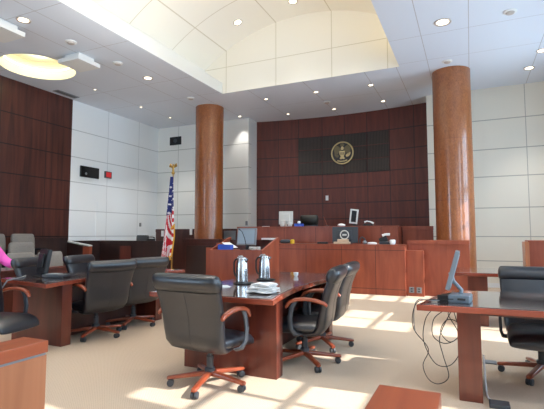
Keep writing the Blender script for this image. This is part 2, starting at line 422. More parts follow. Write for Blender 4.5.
# ------------------------------------------------------------------ executive chair
def make_chair(label, x, y, fx, fy, group='black leather office chairs'):
    t = thing('office_chair', label, 'chair', (x, y, 0), face(fx, fy), group)
    X, Y, Z = (1, 0, 0), (0, 1, 0), (0, 0, 1)
    # backrest shell (outer back curves under the seat)
    st = [(.02, .335, .24, .020, (0, .35, 1)), (-.10, .335, .262, .040, (0, .8, .6)), (-.17, .358, .280, .055, (0, .97, .25)), (-.212, .415, .296, .060, (0, 1, .1)), (-.230, .51, .306, .058, (0, 1, .05)),
          (-.248, .62, .312, .052, (0, 1, .15)), (-.280, .74, .320, .050, (0, 1, .28)), (-.322, .85, .326, .052, (0, 1, .35))]
    m = MB()
    m.loft([sring((0, a, z), X, Vector(V).normalized(), hw, ht, 3.6, 28) for a, z, hw, ht, V in st])
    bk = m.build('backrest', M['leather'], t, smooth=True)
    s = MB(); s.tube([(0, a - ht * Vector(V).normalized().y - .001, z - ht * Vector(V).normalized().z) for a, z, hw, ht, V in st[2:]], .0012, 6).build('seam', M['leather'], bk, smooth=True)
    # headrest roll
    V = Vector((0, 1, .25)).normalized()
    st2 = [(-.312, .845, .322, .045), (-.318, .858, .332, .064), (-.330, .892, .338, .074), (-.344, .925, .337, .074), (-.356, .955, .330, .060), (-.361, .972, .318, .034)]
    m = MB(); m.loft([sring((0, a, z), X, V, hw, ht, 4.0, 28) for a, z, hw, ht in st2]); m.build('headrest', M['leather'], t, smooth=True)
    # seat cushion with waterfall front
    st3 = [(-.20, .395, .255, .05), (-.1, .392, .268, .06), (.08, .390, .275, .062), (.2, .385, .275, .062), (.27, .362, .270, .062), (.31, .342, .262, .045), (.325, .325, .25, .02)]
    m = MB(); m.loft([sring((0, a, z), X, Z, hw, ht, 3.4, 24) for a, z, hw, ht in st3]); m.build('seat', M['leather'], t, smooth=True)
    for sx in (-1, 1):
        # arm: grey bracket and curved wood pad
        m = MB()
        path = [(sx * .27, -.02, .335), (sx * .31, .02, .345), (sx * .325, .065, .40), (sx * .328, .075, .50), (sx * .328, .055, .60), (sx * .328, .02, .66)]
        m.loft([sring(p, (0, 1, 0) if i > 1 else (0, .8, -.6), (1, 0, 0), .026, .014, 2.6, 10) for i, p in enumerate(path)])
        m.build('arm_bracket', M['arm_metal'], t, smooth=True)
        m = MB()
        pp = [(-.29, .630, .014, .014), (-.26, .655, .022, .017), (-.17, .680, .026, .018), (-.07, .688, .029, .018), (.01, .680, .030, .018), (.075, .655, .028, .018), (.105, .615, .024, .016), (.11, .595, .018, .010)]
        dirs = [(0, -.5, 1), (0, -.4, 1), (0, -.2, 1), (0, 0, 1), (0, .3, 1), (0, .7, .8), (0, 1, .3), (0, 1, .1)]
        m.loft([sring((sx * .328, a, z), (1, 0, 0), Vector(d).normalized(), hw, ht, 2.8, 12) for (a, z, hw, ht), d in zip(pp, dirs)])
        m.build('arm_pad', M['arm_wood'], t, smooth=True)
    m = MB(); m.lathe([(.028, .085), (.045, .09), (.045, .15), (.03, .155), (.03, .25), (.022, .255), (.022, .30), (.09, .305), (.09, .315)], 18)
    m.build('gas_post', M['dark_grey'], t, smooth=True)
    for k in range(5):
        a = 2 * PI * k / 5 + .35
        u = Vector((math.sin(a), math.cos(a), 0)); wv = Vector((u.y, -u.x, 0))
        m = MB()
        m.loft([sring(u * r + Vector((0, 0, z)), wv, (0, 0, 1), hw, ht, 4, 12) for r, z, hw, ht in ((.02, .105, .027, .022), (.12, .098, .026, .020), (.28, .082, .024, .016), (.355, .074, .024, .014), (.366, .072, .018, .010))])
        lg = m.build('base_leg', M['arm_wood'], t, smooth=True)
        m = MB(); cc = u * .335
        for sgn in (-1, 1):
            m.cyl(cc + wv * (sgn * .006) + Vector((0, 0, .031)), cc + wv * (sgn * .027) + Vector((0, 0, .031)), .031, .028, 14)
        m.cyl(cc + Vector((0, 0, .03)), cc + Vector((0, 0, .068)), .010, n=8)
        m.build('caster', M['dark_grey'], lg, smooth=True)
    return t

chair = make_chair('largest black leather office chair, its back to us at the carafe table', -2.095, 3.34, .08, 1)
def dup_chair(label, x, y, fx, fy):
    c = copy_tree(chair); c.location = (x, y, 0); c.rotation_euler = (0, 0, face(fx, fy)); c['label'] = label
    return c
dup_chair('nearer of two black chairs tucked sideways along the carafe table', -1.57, 4.30, -.985, -.13)
dup_chair('farther of two black chairs along the carafe table, half hidden behind its twin', -1.62, 5.03, -.99, -.06)
dup_chair('nearer of two black chairs turned away from us beside the monitor table', -4.43, 4.31, -1, .22)
dup_chair('farther of two black chairs by the monitor table, just before the flag', -4.47, 5.04, -1, .2)
dup_chair('black chair in shade behind the glossy table with hanging cables', .56, 4.78, -.06, -1)
dup_chair('black chair cut off by the photo edge, wood arm before the monitor table panel', -4.60, 3.10, 1, .2)
dup_chair('black chair just behind the dark monitor, beyond the monitor table', -5.36, 4.38, 1, .4)
dup_chair('black chair beyond the monitor table, next to the reddish jury rail post', -5.30, 5.17, 1, .2)

# ------------------------------------------------------------------ counsel tables
def arc_side(p, q, sag, n=8):
    """points from p to q bowed inwards by sag (to the left of p->q if positive)"""
    p = Vector(p); q = Vector(q); d = q - p; nrm = Vector((-d.y, d.x)).normalized()
    return [tuple(p + d * (i / n) + nrm * sag * 4 * (i / n) * (1 - i / n)) for i in range(n + 1)]
def counsel_table(name, label, outline, panels):
    t = thing(name, label, 'table', (0, 0, 0))
    cx = sum(p[0] for p in outline) / len(outline); cy = sum(p[1] for p in outline) / len(outline)
    t.location = (cx, cy, 0)
    loc = [(p[0] - cx, p[1] - cy) for p in outline]
    ins = [(p[0] * .955, p[1] * .975) for p in loc]
    top = MB().prism(loc, .712, .756, .004).build('edge_top', M['red_wood_x'], t)
    MB().prism(ins, .752, .760, .001).build('polished_inlay', M['table_top'], t)
    for x0, x1, y0, y1, kind in panels:
        p = MB().box(x0 - cx, x1 - cx, y0 - cy, y1 - cy, (.662 if kind == 'modesty_panel' and y1 - y0 < .1 else 0), .712, .004)
        p.build(kind, M['red_wood'] if kind != 'modesty_panel' else M['dark_bench'], t)
    return t
ct = [(-2.8, 3.38), (-1.50, 3.36)] + arc_side((-1.50, 3.36), (-1.50, 5.95), .15)[1:] + arc_side((-2.85, 5.95), (-2.8, 3.38), .15)
counsel_table('counsel_table', 'red wood table with glossy top carrying two steel carafes and papers', ct,
              [(-2.62, -1.62, 3.70, 3.84, 'end_panel'), (-2.62, -1.65, 5.42, 5.56, 'end_panel'), (-2.2, -2.05, 3.84, 5.42, 'modesty_panel')])
lt = [(-5.32, 3.62), (-4.22, 3.38)] + arc_side((-4.22, 3.38), (-4.06, 5.72), .24)[1:] + arc_side((-5.3, 5.72), (-5.32, 3.62), .06)
counsel_table('counsel_table', 'red wood table with a dark monitor, before the grey jury seats', lt,
              [(-5.22, -4.36, 3.72, 3.86, 'end_panel'), (-5.22, -4.37, 5.42, 5.57, 'end_panel'), (-4.86, -4.74, 3.86, 5.42, 'modesty_panel')])
rt = [(-.40, 3.62), (1.75, 3.75), (1.85, 4.85)] + arc_side((1.85, 4.85), (-.22, 4.68), -.02)[1:]
counsel_table('counsel_table', 'glossy red wood table with bunched cables hanging off its end', rt,
              [(-.12, .05, 3.85, 4.5, 'end_panel'), (1.45, 1.62, 3.9, 4.6, 'end_panel'), (.05, 1.45, 3.9, 3.94, 'modesty_panel')])
rb = [(-.27, 6.85), (1.7, 6.95), (1.7, 7.95)] + arc_side((1.7, 7.95), (-.24, 7.95), -.02)[1:]
counsel_table('counsel_table', 'farther pale-topped wood table standing before the pale panelled wall', rb,
              [(-.06, .20, 7.05, 7.7, 'end_panel'), (1.3, 1.5, 7.05, 7.7, 'end_panel')])

# ------------------------------------------------------------------ lectern
t = thing('lectern', 'large red wood lectern with raised slanted sides holding a grey monitor', 'lectern', (-3.72, 7.05, 0))
LX0, LX1, LY0, LY1 = -.53, .52, -.35, .38
MB().box(LX0, LX1, LY0, LY0 + .04, 0, 1.035, .004).build('front_panel', M['bench'], t)
for sx in (LX0, LX1 - .04):
    p = MB(); b = bmesh.new()
    prof = [(LY0 + .04, 0), (LY1, 0), (LY1, 1.25), (LY1 - .02, 1.25), (LY0 + .04, 1.035)]
    A = [b.verts.new((sx, y, z)) for y, z in prof]; Bv = [b.verts.new((sx + .04, y, z)) for y, z in prof]
    b.faces.new(A); b.faces.new(Bv[::-1])
    for i in range(5): b.faces.new((A[i], Bv[i], Bv[(i + 1) % 5], A[(i + 1) % 5]))
    bmesh.ops.recalc_face_normals(b, faces=b.faces)
    p._merge(b); p.build('side_panel', M['bench'], t)
MB().box(LX0 + .04, LX1 - .04, LY1 - .04, LY1, 0, 1.2, .003).build('rear_panel', M['dark_bench'], t)
MB().box(LX0 + .04, LX1 - .04, LY0 + .04, LY1 - .04, 1.0, 1.02).build('shelf', M['bench'], t)
def monitor(name, label, loc, rz, w, h, z0, tilt=0, body='dark_grey', scr='screen_grey', back_ring=False, thick=.045, cat='monitor', stand='black_plastic', basew=.2, neck=True):
    t = thing(name, label, cat, loc, rz)       # screen faces local -Y
    R = Matrix.Translation((0, 0, z0 + h / 2)) @ Matrix.Rotation(tilt, 4, 'X')
    MB().box(-w / 2, w / 2, 0, thick, -h / 2, h / 2, .006, mtx=R).build('casing', M[body], t)
    MB().box(-w / 2 + .025, w / 2 - .025, -.003, .004, -h / 2 + .025, h / 2 - .025, mtx=R).build('screen', M[scr], t)
    MB().box(-w * .28, w * .28, thick - .002, thick + .03, -h * .3, h * .3, .012, mtx=R).build('rear_housing', M[body], t)
    if back_ring:
        m = MB(); r = h * .26
        m.tube([(r * math.cos(2 * PI * k / 24), thick + .034, r * math.sin(2 * PI * k / 24)) for k in range(24)], .013, 8, closed=True)
        bmesh.ops.transform(m.bm, matrix=R, verts=m.bm.verts)
        m.build('round_emblem', M['pale_plastic'], t, smooth=True)
        m = MB().box(-r * .5, r * .5, thick + .03, thick + .036, -r * .2, r * .2, mtx=R); m.build('emblem_bar', M['pale_plastic'], t)
    if neck:
        MB().box(-.025, .025, .02, .05, .015, z0 + h * .4, .006).build('stand_neck', M[stand], t)
        MB().box(-basew / 2, basew / 2, -.06, .12, 0, .016, .006).build('stand_foot', M[stand], t)
    return t
monitor('monitor', 'grey flat monitor with pale blank screen standing inside the lectern', (-3.70, 7.08, 1.02), math.radians(-6), .40, .31, .09, -.12, 'grey_plastic', 'screen_grey')
o = MB().box(-.13, .13, -.06, .06, 0, .10, .008).build('tissue_box', M['blue_card'], loc=(-4.0, 6.86, 1.02)); tag(o, 'bright blue box lying on the lectern shelf', 'box')
b = MB(); b.box(-.10, .10, -.14, .14, 0, .006, mtx=Matrix.Rotation(.5, 4, 'Y')); o = b.build('paper_sheet', M['paper'], loc=(-4.06, 7.12, 1.10)); tag(o, 'white sheet leaning behind the blue box on the lectern', 'paper')
o = MB().box(-.16, .16, -.035, .055, 0, .035, .004).build('paper_pad', M['paper'], loc=(-3.38, 7.41, 1.201)); tag(o, 'flat white paper pad on the rear edge of the lectern', 'paper')
pts = []
for i in range(60):
    a = i * .55
    pts.append((.09 * math.cos(a) + .02 * math.sin(a * 3.1), .055 * math.sin(a) + .015 * math.cos(a * 2.3), .012 + .05 * abs(math.sin(a * .37))))
o = MB().tube(pts, .0075, 6).build('coiled_cable', M['pale_plastic'], smooth=True, loc=(-3.42, 6.86, 1.02)); tag(o, 'tangled pale cable heaped in front of the lectern monitor', 'cable')
m = thing('gooseneck_microphone', 'thin black gooseneck microphone crossing the lectern monitor', 'microphone', (-3.62, 6.92, 1.02))
MB().lathe([(.04, 0), (.04, .015), (.01, .02)], 16).build('base', M['black_plastic'], m)
MB().tube([(0, 0, .015), (.0, 0, .1), (-.03, 0, .22), (-.08, .0, .33), (-.115, 0, .36)], .006, 8).build('stem', M['black_plastic'], m, smooth=True)
MB().tube([(-.11, 0, .355), (-.135, 0, .372), (-.15, 0, .382)], [.008, .013, .009], 10).build('head', M['black_plastic'], m, smooth=True)

# ------------------------------------------------------------------ benches
t = thing('clerk_bench', 'long lower red wood bench with jointed panels in front of the judge bench', 'bench', (0, 0, 0))
MB().box(-5.93, -1.28, 9.70, 9.76, 0, 1.07, .003).build('front_panel', M['bench_joint'], t)
MB().box(-5.93, -1.27, 9.69, 10.3, 1.05, 1.085, .003).build('top', M['bench'], t)
for x in (-5.92, -1.34): MB().box(x, x + .06, 9.76, 10.38, 0, 1.05).build('side_panel', M['bench'], t)
MB().box(-1.28, -.92, 9.80, 9.96, 0, .96, .003).build('end_block', M['bench'], t)
MB().box(-6.3, -5.93, 9.80, 9.96, 0, .96, .003).build('end_block', M['bench'], t)
t = thing('judge_bench', 'raised red wood judge bench below the round seal', 'bench', (0, 0, 0))
MB().box(-5.72, -1.52, 10.42, 10.48, 0, 1.49, .003).build('front_panel', M['bench_joint'], t)
MB().box(-5.72, -1.50, 10.40, 11.0, 1.475, 1.505, .003).build('top', M['bench'], t)
for x in (-5.72, -1.58): MB().box(x, x + .06, 10.48, 11.0, 0, 1.475).build('side_panel', M['bench'], t)
def wing(name, label, x0, x1, y0, z, mat, blocks=True):
    t = thing(name, label, 'partition', ((x0 + x1) / 2, y0, 0))
    w2 = (x1 - x0) / 2
    MB().box(-w2, w2, 0, .07, 0, z - .09, .002).build('panel', M[mat], t)
    MB().box(-w2 - .005, w2 + .005, -.012, .10, z - .09, z, .004).build('top_rail', M[mat], t)
    return t
wing('wood_partition', 'low red wood partition in front of the column by the pale wall', -1.26, -.03, 9.98, 1.18, 'bench')
wing('wood_partition', 'taller wood partition between the judge bench and the column by the pale wall', -1.49, -.80, 11.02, 1.5, 'bench')
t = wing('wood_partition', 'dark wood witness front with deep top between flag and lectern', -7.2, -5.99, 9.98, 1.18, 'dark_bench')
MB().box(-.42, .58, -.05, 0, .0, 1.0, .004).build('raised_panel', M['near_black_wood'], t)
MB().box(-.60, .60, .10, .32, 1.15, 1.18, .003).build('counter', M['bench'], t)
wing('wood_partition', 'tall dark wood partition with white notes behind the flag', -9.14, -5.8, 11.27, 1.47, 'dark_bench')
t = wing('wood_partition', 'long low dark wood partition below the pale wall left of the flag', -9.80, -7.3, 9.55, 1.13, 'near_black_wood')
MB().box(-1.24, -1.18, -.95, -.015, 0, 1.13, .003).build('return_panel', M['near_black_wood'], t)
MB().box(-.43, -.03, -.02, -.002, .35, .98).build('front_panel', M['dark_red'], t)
for x, lab in ((-8.86, 'small white note on the tall dark partition, left of the flag'), (-7.78, 'small white dispenser on the tall dark partition, right of the flag')):
    o = MB().box(-.045, .045, -.02, 0, -.09, .09, .004).build('paper_note', M['paper'], loc=(x, 11.256, 1.33 if x < -8 else 1.38)); tag(o, lab, 'note')
o = MB().box(-.2, .2, -.025, 0, -.13, .13, .01).build('wall_picture', M['grey_plastic'], loc=(-6.42, 11.256, 1.28)); tag(o, 'grey framed panel on the dark partition between column and lectern monitor', 'panel')
o = MB().box(-.035, .035, -.03, 0, -.07, .07, .006).build('thermostat', M['grey_plastic'], loc=(-6.36, YB, 1.65)); tag(o, 'small grey control on the white wall above the lectern monitor', 'control')
# things behind the low partition
t = thing('desk_chair', 'dark chair back rising over the long low partition', 'chair', (-8.88, 10.35, 0), face(.2, 1))
MB().loft([sring((0, 0, z), (1, 0, 0), (0, 1, 0), hw, .05, 4, 20) for z, hw in ((.55, .25), (.8, .27), (1.1, .27), (1.25, .26), (1.28, .23))]).build('backrest', M['leather'], t, smooth=True)
MB().box(-.25, .25, .03, .5, .42, .52, .03).build('seat', M['leather'], t)
MB().cyl((0, .25, 0.03), (0, .25, .44), .03).build('post', M['black_plastic'], t)
MB().lathe([(.26, 0), (.26, .03), (.05, .06)], 20, (0, .25, 0)).build('base', M['black_plastic'], t)
t = thing('desk_phone', 'black phone with a curled pale cord on the low partition edge', 'phone', (-7.95, 9.602, 1.13))
MB().box(-.12, .12, -.045, .045, 0, .06, .01).build('body', M['black_plastic'], t)
MB().tube([(-.12, 0, .08), (-.06, 0, .1), (.06, 0, .1), (.12, 0, .08)], [.02, .014, .014, .02], 8).build('handset', M['black_plastic'], t, smooth=True)

# ------------------------------------------------------------------ objects on the benches
monitor('monitor', 'white flat monitor seen from behind on the judge bench', (-4.40, 10.68, 1.505), PI + .2, .37, .34, .06, .05, 'pale_plastic', 'screen_black', stand='pale_plastic', basew=.26)
o = MB().box(-.06, .06, -.05, .05, 0, .17, .02).build('speaker_box', M['pale_plastic'], loc=(-4.42, 10.50, 1.505)); tag(o, 'small white speaker before the white monitor on the judge bench', 'speaker')
o = MB().box(-.05, .05, -.05, .05, 0, .11, .02).build('speaker_box', M['pale_plastic'], loc=(-4.22, 10.50, 1.505)); tag(o, 'squat white speaker beside the white monitor stand', 'speaker')
t = thing('tissue_box', 'blue tissue box with a white tissue on the judge bench', 'box', (-3.98, 10.52, 1.505))
MB().box(-.11, .11, -.06, .06, 0, .07, .006).build('carton', M['blue_card'], t)
MB().loft([sring((0, 0, z), (1, 0, 0), (0, 1, 0), a, b_, 2, 10) for z, a, b_ in ((.068, .03, .01), (.10, .045, .03), (.135, .03, .015))]).build('tissue', M['paper'], t)
t = thing('judge_chair', 'high black leather judge chair behind the raised bench', 'chair', (-4.06, 11.55, .45), 0)
m = MB(); m.loft([sring((0, -.02 * (z - .5), z), (1, 0, 0), (0, 1, 0), hw, ht, 4, 24) for z, hw, ht in ((.35, .22, .05), (.6, .24, .06), (.85, .245, .06), (1.17, .24, .055))])
m.build('backrest', M['dark_grey'], t, smooth=True)
m = MB(); m.loft([sring((0, -.03, z), (1, 0, 0), (0, 1, 0), hw, ht, 3.4, 24) for z, hw, ht in ((1.12, .245, .05), (1.17, .26, .09), (1.26, .265, .10), (1.35, .255, .08), (1.385, .23, .05))])
m.build('headrest', M['leather_tan'], t, smooth=True)
MB().box(-.28, .28, -.5, .02, .36, .46, .04).build('seat', M['leather'], t)
MB().cyl((0, -.2, .04), (0, -.2, .37), .03).build('post', M['black_plastic'], t)
MB().lathe([(.3, 0), (.3, .03), (.05, .07)], 20, (0, -.2, 0)).build('base', M['black_plastic'], t)
m = thing('gooseneck_microphone', 'thin slanted microphone on the judge bench between chair and portrait screen', 'microphone', (-3.26, 10.6, 1.505))
MB().lathe([(.045, 0), (.045, .015), (.01, .02)], 16).build('base', M['black_plastic'], m)
MB().tube([(0, 0, .015), (-.03, 0, .1), (-.09, 0, .24)], .006, 8).build('stem', M['arm_wood'], m, smooth=True)
MB().tube([(-.09, 0, .24), (-.1, 0, .27)], [.009, .009], 10).build('head', M['black_plastic'], m)
o = MB().loft([sring((0, 0, z), (1, 0, 0), (0, 1, 0), r, r * .8, 2, 16) for z, r in ((0, .09), (.03, .10), (.055, .06), (.065, .02))]).build('paper_cup', M['paper'], smooth=True, loc=(-2.88, 10.55, 1.505)); tag(o, 'low white rounded dish on the judge bench above the ringed monitor', 'dish')
t = thing('portrait_monitor', 'small upright screen with grey frame turned sideways on the judge bench', 'monitor', (-2.60, 10.68, 1.505), .25)
R = Matrix.Translation((0, 0, .24)) @ Matrix.Rotation(.12, 4, 'Y') @ Matrix.Rotation(-.1, 4, 'X')
MB().box(-.10, .10, 0, .04, -.18, .18, .006, mtx=R).build('frame', M['pale_plastic'], t)
MB().box(-.06, .06, -.004, .004, -.14, .14, mtx=R).build('screen', M['screen_black'], t)
MB().box(-.03, .08, .03, .07, .014, .2, .005).build('stand_neck', M['black_plastic'], t)
MB().box(-.1, .12, -.02, .14, 0, .016, .005).build('stand_foot', M['black_plastic'], t)
t = thing('desk_phone', 'black and white phone beside the portrait screen on the judge bench', 'phone', (-2.22, 10.58, 1.505))
MB().box(-.11, .11, -.08, .08, 0, .05, .01).build('body', M['black_plastic'], t)
MB().tube([(-.1, 0, .09), (-.04, 0, .115), (.04, 0, .10), (.12, 0, .06)], [.022, .015, .015, .022], 8).build('handset', M['paper'], t, smooth=True)
o = MB().box(-.09, .09, -.05, .05, 0, .014, .003).build('paper_slip', M['paper'], loc=(-4.95, 10.6, 1.505)); tag(o, 'white slip on the judge bench right beside the pale wall edge', 'paper')

# clerk bench things
monitor('monitor', 'wide dark monitor seen from behind with a pale ring emblem', (-2.62, 9.93, 1.085), PI - .03, .60, .37, .02, .03, 'dark_grey', 'screen_black', True, basew=.3)
o = MB().box(-.20, .17, -.06, .06, 0, .05, .01).box(-.12, .13, -.04, .05, .05, .11, .01).build('card_reader', plain('beige_plastic', (206, 178, 150), .5), loc=(-2.64, 9.77, 1.085)); tag(o, 'beige desk device in front of the ringed monitor', 'device')
t = thing('headset', 'dark rounded headset at the end of the ringed monitor', 'headset', (-2.22, 9.85, 1.085))
MB().tube([(-.05, 0, .03), (-.05, 0, .12), (0, 0, .16), (.06, 0, .12), (.06, 0, .03)], .016, 8).build('band', M['dark_grey'], t, smooth=True)
MB().lathe([(.02, 0), (.05, .02), (.05, .06), (.02, .08)], 14, (.06, 0, 0)).build('ear_cup', M['grey_plastic'], t, smooth=True)
o = MB().box(-.12, .12, -.05, .05, 0, .045, .008).build('black_case', M['black_plastic'], loc=(-3.12, 9.78, 1.085)); tag(o, 'flat black case on the lower bench, midway to the ringed monitor', 'case')
o = MB().loft([sring((x, 0, .05), (0, 1, 0), (0, 0, 1), .05, h, 3, 12) for x, h in ((-.13, .02), (-.1, .045), (.02, .05), (.1, .04), (.13, .02))]).build('stapler', M['dark_grey'], smooth=True, loc=(-4.05, 9.80, 1.085)); tag(o, 'dark rounded device on the lower bench next to the lectern', 'device')
o = MB().lathe([(.045, 0), (.05, .05), (.045, .09), (.02, .1)], 14).build('yellow_cup', M['yellow'], smooth=True, loc=(-3.87, 9.78, 1.085)); tag(o, 'small yellow cup on the lower bench near the lectern', 'cup')
o = MB().loft([sring((0, 0, z), (1, 0, 0), (0, 1, 0), r, r * .6, 2.5, 16) for z, r in ((0, .10), (.03, .11), (.045, .07), (.05, .03))]).build('paper_pile', M['paper'], loc=(-1.98, 9.78, 1.085)); tag(o, 'low white paper pile on the lower bench beside the desk telephone', 'paper')
o = MB().box(-.2, .2, -.07, .07, 0, .022, .004).build('red_folder', plain('pink_folder', (200, 140, 130), .6), loc=(-1.83, 10.0, 1.085)); tag(o, 'reddish flat folder behind the white paper pile', 'folder')
t = thing('desk_telephone', 'black desk telephone with raised white handset on the lower bench', 'phone', (-1.71, 9.86, 1.085))
MB().box(-.12, .12, -.09, .09, 0, .06, .01, mtx=Matrix.Rotation(.15, 4, 'X')).build('body', M['dark_grey'], t)
MB().box(-.09, .09, 0, .03, .05, .17, .008, mtx=Matrix.Rotation(-.4, 4, 'Y')).build('arm', M['black_plastic'], t)
MB().tube([(-.06, 0, .19), (0, 0, .215), (.10, 0, .215)], [.03, .026, .03], 10).build('handset', M['paper'], t, smooth=True)
o = MB().lathe([(.05, 0), (.062, .03), (.062, .09), (.05, .105)], 18).build('white_cup', M['paper'], smooth=True, loc=(-1.54, 9.77, 1.085)); tag(o, 'round white cup at the end of the lower bench', 'cup')
for x, lab in ((-1.17, 'grey outlet plate low on the bench end, nearer the long front'), (-1.02, 'grey outlet plate low on the bench end, nearer the column')):
    t = thing('outlet_plate', lab, 'outlet', (x, 9.80, .13), 0, 'outlets on the bench end')
    MB().box(-.05, .05, -.012, 0, -.06, .06, .003).build('plate', M['grey_plastic'], t)
    MB().box(-.02, .02, -.015, -.010, .01, .04).box(-.02, .02, -.015, -.010, -.04, -.01).build('socket', M['dark_grey'], t)

# ------------------------------------------------------------------ acoustic grille and seal
def cpos(x, off=0):     # point on the curved wall and its normal rotation about Z
    d = .02; s = (curve_y(x + d) - curve_y(x - d)) / (2 * d)
    return curve_y(x) - off, math.atan(s)
t = thing('acoustic_grille', 'large black slatted grille of joined panels around the seal', 'grille', (0, 0, 0))
gx = [-4.95, -4.16, -3.45, -2.75, -2.08]; gz = [3.17, 3.57, 3.97, 4.37]
for i in range(4):
    for j in range(3):
        m = MB(); bm = m.bm; n = 4; V = []
        x0, x1, z0, z1 = gx[i] + .018, gx[i + 1] - .018, gz[j] + .012, gz[j + 1] - .012
        for k in range(n + 1):
            x = x0 + (x1 - x0) * k / n; y = curve_y(x)
            V.append([bm.verts.new(p) for p in ((x, y - .025, z0), (x, y - .025, z1), (x, y, z1), (x, y, z0))])
        m2 = [[v.co.copy() for v in r] for r in V]
        bm.clear(); m.loft(m2)
        m.build('grille_panel', M['grille'], t)
sx, sz, sr = -3.51, 3.80, .375
sy, srot = cpos(sx, .028)
t = thing('wall_seal', 'round gold and dark eagle seal on the wood wall', 'seal', (sx, sy, sz), srot)
t.scale = (.94, .94, .94)
def disc(m, r, y0, y1, n=48):
    m.loft([[(r * math.cos(2 * PI * k / n), y, r * math.sin(2 * PI * k / n)) for k in range(n)] for y in (y0, y1)])
m = MB(); disc(m, .35, -.012, 0); m.build('field', M['seal_dark'], t)
m = MB(); m.tube([(.355 * math.cos(2 * PI * k / 64), -.02, .355 * math.sin(2 * PI * k / 64)) for k in range(64)], .024, 10, closed=True); m.build('rim', M['brass'], t, smooth=True)
def flat(pts, y0=-.03, y1=-.012):
    m = MB(); m.loft([[(x, y, z) for x, z in pts] for y in (y1, y0)]); return m
def both(pts): return [pts, [(-x, z) for x, z in pts][::-1]]
for pts in both([(.04, .10), (.10, .20), (.18, .26), (.25, .25), (.28, .17), (.27, .06), (.24, -.04), (.19, -.10), (.19, -.02), (.14, -.05), (.14, .02), (.09, .0), (.06, .04)]):
    flat(pts).build('wing', plain('olive_brass', (106, 96, 70), .5, metal=.3) if 'olive_brass' not in bpy.data.materials else bpy.data.materials['olive_brass'], t)
flat([(-.03, .10), (-.05, .15), (-.03, .20), (.02, .21), (.05, .17), (.08, .16), (.04, .14), (.03, .10)]).build('eagle_head', M['brass'], t)
m = MB(); disc(m, .065, -.022, -.012, 24); bmesh.ops.translate(m.bm, vec=(0, 0, .262), verts=m.bm.verts); m.build('star_cloud', bpy.data.materials['olive_brass'], t)
flat([(-.09, .06), (.09, .06), (.09, -.04), (.05, -.11), (0, -.13), (-.05, -.11), (-.09, -.04)], -.042).build('shield', M['brass'], t)
m = MB()
for k in range(-3, 4): m.box(k * .022 - .005, k * .022 + .005, -.046, -.04, -.07, .02)
m.build('shield_stripes', M['seal_dark'], t)
flat([(-.04, -.10), (.04, -.10), (.09, -.19), (.05, -.21), (0, -.19), (-.05, -.21), (-.09, -.19)]).build('tail', M['brass'], t)
flat([(.11, -.08), (.20, -.02), (.27, .02), (.27, -.05), (.22, -.12), (.14, -.14)]).build('arrows', M['brass'], t)
flat([(-.11, -.08), (-.20, -.04), (-.26, -.0), (-.25, -.08), (-.2, -.14), (-.14, -.14)]).build('olive_branch', bpy.data.materials['olive_brass'], t)
m = MB(); m.tube([(-.16, -.03, -.25), (-.06, -.03, -.275), (.06, -.03, -.275), (.16, -.03, -.25)], .022, 8); m.build('scroll', M['brass'], t, smooth=True)
y, r_ = cpos(-4.02, 0)
o = MB().box(-.045, .045, -.012, 0, -.075, .075, .004).build('switch_plate', M['paper'], loc=(-4.02, y, 2.43)); o.rotation_euler = (0, 0, r_); tag(o, 'small white switch plate on the wood wall below the grille', 'switch')

# ------------------------------------------------------------------ wall devices
t = thing('wall_display', 'wide black display box on the white wall beside the red box', 'display', (XL - .005, 9.17, 3.07))
MB().box(0, .05, -.33, .33, -.16, .15, .006).build('casing', M['device_black'], t)
MB().box(.048, .054, -.30, .30, -.13, .12).build('screen', M['screen_black'], t)
MB().cyl((.054, -.15, -.06), (.06, -.15, -.06), .035, n=16).build('clock_light', M['grey_plastic'], t)
t = thing('alarm_box', 'small square red alarm box on the white wall', 'alarm', (XL - .005, 9.87, 3.08))
MB().box(0, .05, -.13, .13, -.1, .1, .006).build('frame', M['dark_grey'], t)
MB().box(.04, .06, -.10, .10, -.075, .075, .004).build('lens', M['red_light'], t)
t = thing('wall_speaker', 'black rectangular speaker panel high on the white wall above the flag', 'speaker', (-9.11, YB, 4.5))
MB().box(-.23, .23, -.04, 0, -.14, .14, .006).build('casing', M['device_black'], t)
MB().cyl((0, -.046, 0), (0, -.038, 0), .07, n=20).build('cone', M['dark_grey'], t)
o = MB().box(0, .02, -.04, .04, -.06, .06, .004).build('wall_plate', M['grey_plastic'], loc=(XL - .005, 11.35, 1.62)); tag(o, 'tiny grey plate low on the side white wall', 'wall plate')

# ------------------------------------------------------------------ flag
t = thing('flag_on_pole', 'draped United States flag with gold fringe on a gold pole', 'flag', (-6.94, 9.2, 0))
MB().lathe([(.17, 0), (.17, .02), (.12, .05), (.05, .08), (.03, .14)], 24).build('base', M['gold'], t, smooth=True)
MB().cyl((0, 0, .1), (0, 0, 2.86), .015, n=12).build('pole', M['gold'], t, smooth=True)
MB().lathe([(.012, 2.84), (.04, 2.86), (.045, 2.89), (.02, 2.93), (.03, 2.96), (.015, 2.99)], 14).build('finial_base', M['gold'], t, smooth=True)
m = MB()
m.loft([sring((0, 0, z), (1, 0, 0), (0, 1, 0), a, .02, 2, 10) for z, a in ((2.97, .02), (3.02, .035), (3.07, .025), (3.11, .012))])
for s in (-1, 1):
    m.loft([sring((s * x, 0, z), (0, 1, 0), (0, 0, 1), .012, h, 2, 8) for x, z, h in ((.02, 3.03, .03), (.06, 3.07, .045), (.10, 3.09, .05), (.12, 3.06, .02))])
m.build('eagle_finial', M['gold'], t, smooth=True)
